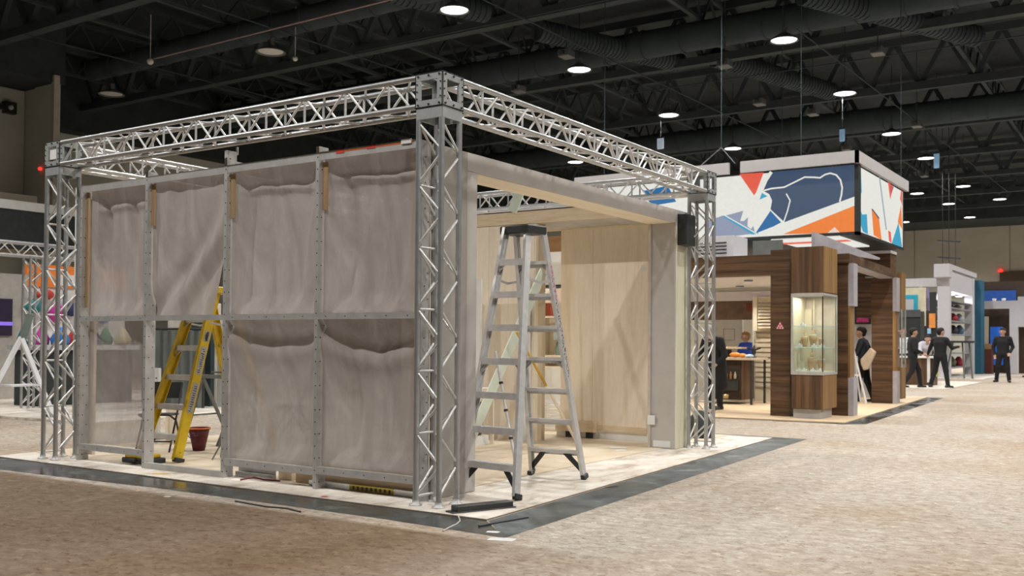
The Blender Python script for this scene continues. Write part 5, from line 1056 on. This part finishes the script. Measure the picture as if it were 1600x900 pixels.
# ---------------------------------------------------------------- people: one smooth body each, grown from tapered limbs
def surface(prims, h=.011, pad=.04):
    """prims: (a, b, ra, rb, k, tag). Smooth union of round cones, polygonised with surface nets."""
    P_ = np.array([p[0] for p in prims]+[p[1] for p in prims]); rm = max(max(p[2], p[3]) for p in prims)
    lo = P_.min(0)-rm-pad; hi = P_.max(0)+rm+pad; n = np.ceil((hi-lo)/h).astype(int)+1
    D = np.full(n, 1.0, np.float32); T = np.zeros(n, np.int16); B = np.full(n, 1.0, np.float32)
    ax = [lo[i]+np.arange(n[i])*h for i in range(3)]
    for a, b, ra, rb, k, tg in prims:
        a = np.array(a, float); b = np.array(b, float); m = max(ra, rb)+.06
        i0 = np.maximum(np.floor((np.minimum(a, b)-m-lo)/h).astype(int), 0); i1 = np.minimum(np.ceil((np.maximum(a, b)+m-lo)/h).astype(int)+1, n)
        sl = tuple(slice(i0[i], i1[i]) for i in range(3))
        X, Y, Z = np.meshgrid(ax[0][sl[0]], ax[1][sl[1]], ax[2][sl[2]], indexing='ij')
        d = b-a; L = d@d+1e-9; t = np.clip(((X-a[0])*d[0]+(Y-a[1])*d[1]+(Z-a[2])*d[2])/L, 0, 1)
        q = np.sqrt((X-a[0]-t*d[0])**2+(Y-a[1]-t*d[1])**2+(Z-a[2]-t*d[2])**2)-(ra+(rb-ra)*t)
        o = D[sl]; hh = np.clip(.5+.5*(o-q)/k, 0, 1); D[sl] = o*(1-hh)+q*hh-k*hh*(1-hh)
        u = q < B[sl]; B[sl] = np.where(u, q, B[sl]); T[sl] = np.where(u, tg, T[sl])
    ins = D < 0
    c = np.zeros(tuple(n-1), int)
    for dx in (0, 1):
        for dy in (0, 1):
            for dz in (0, 1): c += ins[dx:n[0]-1+dx, dy:n[1]-1+dy, dz:n[2]-1+dz]
    act = (c > 0) & (c < 8); idx = -np.ones(act.shape, int); cells = np.argwhere(act); idx[act] = np.arange(len(cells))
    acc = np.zeros((len(cells), 3)); cnt = np.zeros(len(cells))
    corner = [(i, j, k) for i in (0, 1) for j in (0, 1) for k in (0, 1)]
    for A_ in corner:
        for ax_ in range(3):
            if A_[ax_]: continue
            B_ = list(A_); B_[ax_] = 1
            da = D[cells[:, 0]+A_[0], cells[:, 1]+A_[1], cells[:, 2]+A_[2]]; db = D[cells[:, 0]+B_[0], cells[:, 1]+B_[1], cells[:, 2]+B_[2]]
            x = (da < 0) != (db < 0); t = np.where(x, da/(da-db+1e-12), 0)
            p = np.tile(np.array(A_, float), (len(cells), 1)); p[:, ax_] += t
            acc[x] += p[x]; cnt[x] += 1
    V = lo+(cells+acc/cnt[:, None])*h
    F = []
    for ax_ in range(3):
        o1, o2 = [(1, 2), (2, 0), (0, 1)][ax_]
        a = np.take(ins, range(n[ax_]-1), ax_); b = np.take(ins, range(1, n[ax_]), ax_)
        e = np.argwhere(a != b)
        ok = (e[:, o1] > 0) & (e[:, o2] > 0) & (e[:, o1] < n[o1]-1) & (e[:, o2] < n[o2]-1); e = e[ok]
        def cell(s1, s2):
            q = e.copy(); q[:, o1] -= s1; q[:, o2] -= s2; return idx[q[:, 0], q[:, 1], q[:, 2]]
        quad = np.stack([cell(1, 1), cell(0, 1), cell(0, 0), cell(1, 0)], 1)
        flip = ~ins[e[:, 0], e[:, 1], e[:, 2]]; quad[flip] = quad[flip][:, ::-1]; F.append(quad)
    F = np.concatenate(F); tagv = T[cells[:, 0], cells[:, 1], cells[:, 2]]
    return V, F, tagv
SKIN = mat('skin', (.50, .30, .215, 1), .6, 0, .05); EYE = mat('dark_eye', (.02, .015, .012, 1), .3); LIP = mat('lip', (.36, .13, .11, 1), .6)
def hexm(nm, c, r=.85): return mat(nm, c, r, 0, .12, 8)
def person(label, pos, face, H_, pose, shirt, pants, hair, shoe=None, sleeve='long', coat=False, grp=None, cap=False):
    """face: heading in degrees, 0 = looking along +Y, 90 = along -X; pose gives joints in metres for a 1.75 m figure: x right, y forward, z up"""
    p = dict(pelvis=(0, 0, .93), chest=(0, .0, 1.30), neck=(0, .01, 1.47), head=(0, .03, 1.615), look=0,
             la=((-.20, 0, 1.40), (-.25, -.03, 1.12), (-.24, .10, .90)), ra=((.19, 0, 1.40), (.25, -.03, 1.12), (.24, .10, .90)),
             ll=((-.09, 0, .92), (-.10, .02, .50), (-.10, 0, .085)), rl=((.09, 0, .92), (.10, .02, .50), (.10, 0, .085)), lf=0, rf=0)
    p.update(pose); V3 = lambda q: np.array(q, float); S_ = []
    def cap_(a, b, ra, rb, k, t): S_.append((V3(a), V3(b), ra, rb, k, t))
    pe, ch, nk, hd = V3(p['pelvis']), V3(p['chest']), V3(p['neck']), V3(p['head'])
    cap_(pe+[-.07, 0, -.02], pe+[.07, 0, -.02], .115, .115, .03, 2)
    for s in (-1, 1):
        cap_(pe+[.06*s, 0, .08], ch+[.075*s, 0, -.02], .108, .122, .05, 1); cap_(ch+[.07*s, -.01, .02], ch+[.11*s, 0, .10], .108, .082, .05, 1)
    cap_(V3(p['la'][0])+[.03, 0, 0], V3(p['ra'][0])-[.03, 0, 0], .070, .070, .04, 1)
    cap_(ch+[0, 0, .1], nk-[0, 0, .02], .07, .058, .04, 1); cap_(nk-[0, 0, .03], hd-[0, .01, .06], .052, .05, .02, 0)
    f = math.radians(p['look']); fx = np.array([math.sin(f), math.cos(f), 0])
    cap_(hd-fx*.02+[0, 0, .02], hd+fx*.02+[0, 0, .03], .088, .082, .02, 0); cap_(hd+fx*.03-[0, 0, .02], hd+fx*.045-[0, 0, .07], .066, .045, .03, 0)
    cap_(hd+fx*.095+[0, 0, .01], hd+fx*.115-[0, 0, .02], .010, .015, .012, 0)
    rx = np.array([fx[1], -fx[0], 0])
    for s in (-1, 1): cap_(hd+rx*.088*s+[0, 0, .015], hd+rx*.088*s-[0, 0, .025], .016, .010, .008, 0)
    for A_, sg in ((p['la'], -1), (p['ra'], 1)):
        s_, e_, w_ = map(V3, A_); cap_(s_, e_, .073, .057, .03, 1); cap_(e_, w_, .054, .037, .02, 1 if sleeve == 'long' else 0)
        d = (w_-e_)/np.linalg.norm(w_-e_); sidev = np.cross(d, [0, 1, 0.2]); sidev /= np.linalg.norm(sidev)+1e-6; nrm = np.cross(sidev, d)
        pb = w_+d*.02; cap_(w_, w_+d*.02, .028, .028, .01, 0)
        for q in (-1, 0, 1): cap_(pb+sidev*.022*q, pb+d*.065+sidev*.026*q, .016, .015, .01, 0)
        for q, L in ((-1.5, .058), (-.5, .072), (.5, .078), (1.5, .068)):
            k0 = pb+d*.07+sidev*.0185*q; k1 = k0+d*L*.5+nrm*.006; k2 = k1+d*L*.35+nrm*.022
            cap_(k0, k1, .0095, .009, .004, 0); cap_(k1, k2, .009, .0075, .004, 0)
        t0 = pb+sidev*.03*(-sg); t1 = t0+d*.035+sidev*.03*(-sg); cap_(t0, t1, .013, .011, .008, 0); cap_(t1, t1+d*.03, .011, .009, .004, 0)
    for L_, fa in ((p['ll'], p['lf']), (p['rl'], p['rf'])):
        a_, k_, n_ = map(V3, L_); cap_(a_, k_, .102, .076, .03, 2); cap_(k_, n_, .073, .058, .03, 2)
        g = math.radians(fa); fd = np.array([math.sin(g), math.cos(g), 0]); b_ = n_*[1, 1, 0]
        cap_(b_-fd*.05+[0, 0, .045], b_+fd*.14+[0, 0, .034], .044, .034, .02, 3); cap_(n_, b_-fd*.02+[0, 0, .06], .045, .045, .02, 3)
    if coat:
        for s in (-1, 1): cap_(pe+[.09*s, 0, .05], pe+[.12*s, -.02, -.42], .12, .13, .06, 1)
    V, F, tg = surface(S_)
    sc = H_/1.735; c, s = math.cos(math.radians(face)), math.sin(math.radians(face))
    R_ = np.array([[c, -s, 0], [s, c, 0], [0, 0, 1]]); off = np.array([pos[0], pos[1], FZ])
    zmin = V[:, 2].min(); V = V-[0, 0, zmin]
    tr_ = lambda q: (np.atleast_2d(q)*sc) @ R_.T+off
    o = thing('person', (pos[0], pos[1], FZ), label, 'person', grp)
    mb = MB().add(tr_(V), [tuple(q) for q in F], 0, True); tf = tg[F]
    tf = np.array([np.bincount(r).argmax() for r in tf]); mb.m = tf.tolist()
    mb.build('body', [SKIN, shirt, pants, shoe or BLACK], o)
    hv, hf, _ = surface([(hd-fx*.035+[0, 0, .045], hd+fx*.015+[0, 0, .06], .092, .083, .02, 0), (hd-fx*.05+[0, 0, .03], hd-fx*.05-[0, 0, .03], .075, .06, .03, 0)]+([(hd+fx*.06+[0, 0, .07], hd+fx*.13+[0, 0, .06], .045, .03, .02, 0)] if cap else []), .011)
    MB().add(tr_(hv-[0, 0, zmin]), [tuple(q) for q in hf], 0, True).build('hair', hair, o)
    for s in (-1, 1):
        e_ = tr_(hd+fx*.092+rx*.033*s+[0, 0, .018]-[0, 0, zmin])[0]; MB().ball(tuple(e_), .012*sc, 8).build('eye', EYE, o)
    m_ = tr_(np.array([hd+fx*.098+rx*-.02-[0, 0, .055+zmin], hd+fx*.098+rx*.02-[0, 0, .055+zmin]])); MB().tube(m_[0], m_[1], .007*sc, 6).build('mouth', LIP, o)
    return o, tr_, zmin
FZ = -.008
NAVY = hexm('navy_jumper', (.012, .015, .026, 1)); BLK = hexm('black_suit', (.0085, .009, .010, 1)); BLK2 = hexm('black_trousers', (.0075, .008, .009, 1))
HBLK = hexm('black_hair', (.012, .010, .009, 1)); HBRN = hexm('brown_hair', (.05, .03, .018, 1)); HBLD = hexm('blond_hair', (.38, .22, .09, 1)); HGRY = hexm('grey_hair', (.55, .54, .52, 1)); HRED = hexm('red_cap', (.45, .06, .05, 1))
o1, t1_, z1_ = person('person in a dark navy jumper holding a beige bag, standing at the easel', (-1.05, 17.5), 95, 1.76,
    dict(head=(0, .06, 1.60), chest=(0, .03, 1.29), neck=(0, .03, 1.46), la=((-.19, .02, 1.38), (-.24, .12, 1.12), (-.16, .36, 1.12)), ra=((.19, 0, 1.38), (.27, -.12, 1.14), (.22, -.03, .92)),
         ll=((-.09, 0, .92), (-.10, .10, .50), (-.10, .12, .085)), rl=((.09, 0, .92), (.10, -.06, .50), (.11, -.20, .085))), NAVY, BLK2, HBLK)
bg2 = single(MB().prism([(-1.04, 17.15, .99), (-.81, 17.15, 1.275), (-.685, 17.15, 1.16), (-.853, 17.15, .77), (-.968, 17.15, .735), (-1.03, 17.15, .87)], (0, .07, .01)), 'carry_bag', mat('translucent_beige', (.50, .40, .29, 1), .5, 0, .12, 6), 'beige bag held at the side of the person by the easel', 'bag', bevel=.02)
person('person in black with hands in front, walking, nearest the gate of the wooden booth', (-1.80, 26.4), -60, 1.86,
    dict(la=((-.20, 0, 1.40), (-.26, -.02, 1.12), (-.14, .22, 1.02)), ra=((.19, 0, 1.40), (.26, -.02, 1.12), (.16, .22, 1.02)), ll=((-.09, 0, .92), (-.10, .20, .52), (-.10, .26, .085)), rl=((.09, 0, .92), (.10, -.05, .50), (.10, -.30, .085))), BLK, BLK2, HBLK)
person('person in black seen from behind, one arm raised to the dark stand', (-1.10, 27.0), -20, 1.87,
    dict(look=25, la=((-.20, 0, 1.40), (-.34, .04, 1.15), (-.46, .12, .98)), ra=((.19, 0, 1.40), (.30, .12, 1.16), (.34, .36, 1.20)), ll=((-.09, 0, .92), (-.17, .02, .50), (-.25, -.10, .085)), rl=((.09, 0, .92), (.14, .06, .50), (.20, .06, .085)), lf=-15, rf=30), BLK, BLK2, HBLK)
person('person in a black suit standing in the aisle facing the camera, far right', (-.17, 33.6), 178, 1.97,
    dict(look=10, la=((-.20, 0, 1.40), (-.28, -.05, 1.13), (-.22, .10, .94)), ra=((.19, 0, 1.40), (.29, -.05, 1.13), (.24, .02, .88)), ll=((-.09, 0, .92), (-.14, .02, .50), (-.18, 0, .085)), rl=((.09, 0, .92), (.14, .02, .50), (.19, 0, .085)), lf=-20, rf=20), BLK, BLK2, HBLK)
person('person in dark clothes at the right edge of the picture, beyond the suited figure', (.1, 40.5), 60, 1.95,
    dict(look=30, ra=((.19, 0, 1.40), (.28, .1, 1.18), (.2, .34, 1.2)), ll=((-.09, 0, .92), (-.12, .15, .52), (-.12, .2, .085)), rl=((.09, 0, .92), (.1, -.1, .5), (.1, -.3, .085))), hexm('dark_grey_coat', (.03, .034, .038, 1)), BLK2, HBRN)
person('person in a white shirt bending over the brown counter, between the two figures in black', (-2.05, 29.72), 200, 1.80,
    dict(chest=(0, .18, 1.24), neck=(0, .27, 1.38), head=(0, .36, 1.48), la=((-.19, .2, 1.32), (-.24, .38, 1.10), (-.2, .5, 1.0)), ra=((.19, .2, 1.32), (.24, .38, 1.1), (.2, .5, 1.0))), hexm('white_shirt', (.55, .52, .58, 1)), BLK2, HBLK)
person('person in a white shirt with a red cap, at the back by the black cabinet', (-2.72, 29.4), 170, 1.86, dict(), hexm('pale_shirt', (.6, .6, .62, 1)), BLK2, HRED, cap=True)
person('person with blond hair and a bright blue jacket behind the inner display table', (-3.62, 16.75), 150, 1.62,
    dict(look=20, ra=((.19, 0, 1.40), (.25, .06, 1.12), (.15, .3, 1.12)), la=((-.20, 0, 1.40), (-.25, .06, 1.12), (-.15, .3, 1.12))), hexm('bright_blue_jacket', (.02, .06, .36, 1)), hexm('dark_jeans', (.03, .035, .05, 1)), HBLD)
person('person with grey hair in a long black coat behind the right truss tower', (-2.78, 12.75), 165, 1.78,
    dict(chest=(0, .10, 1.28), neck=(0, .16, 1.43), head=(0, .22, 1.55), look=-15, la=((-.19, .1, 1.37), (-.30, .12, 1.08), (-.24, .3, .92)), ra=((.19, .1, 1.37), (.30, .12, 1.08), (.24, .3, .92))), hexm('black_coat', (.008, .0085, .0095, 1)), BLK2, HGRY, coat=True)
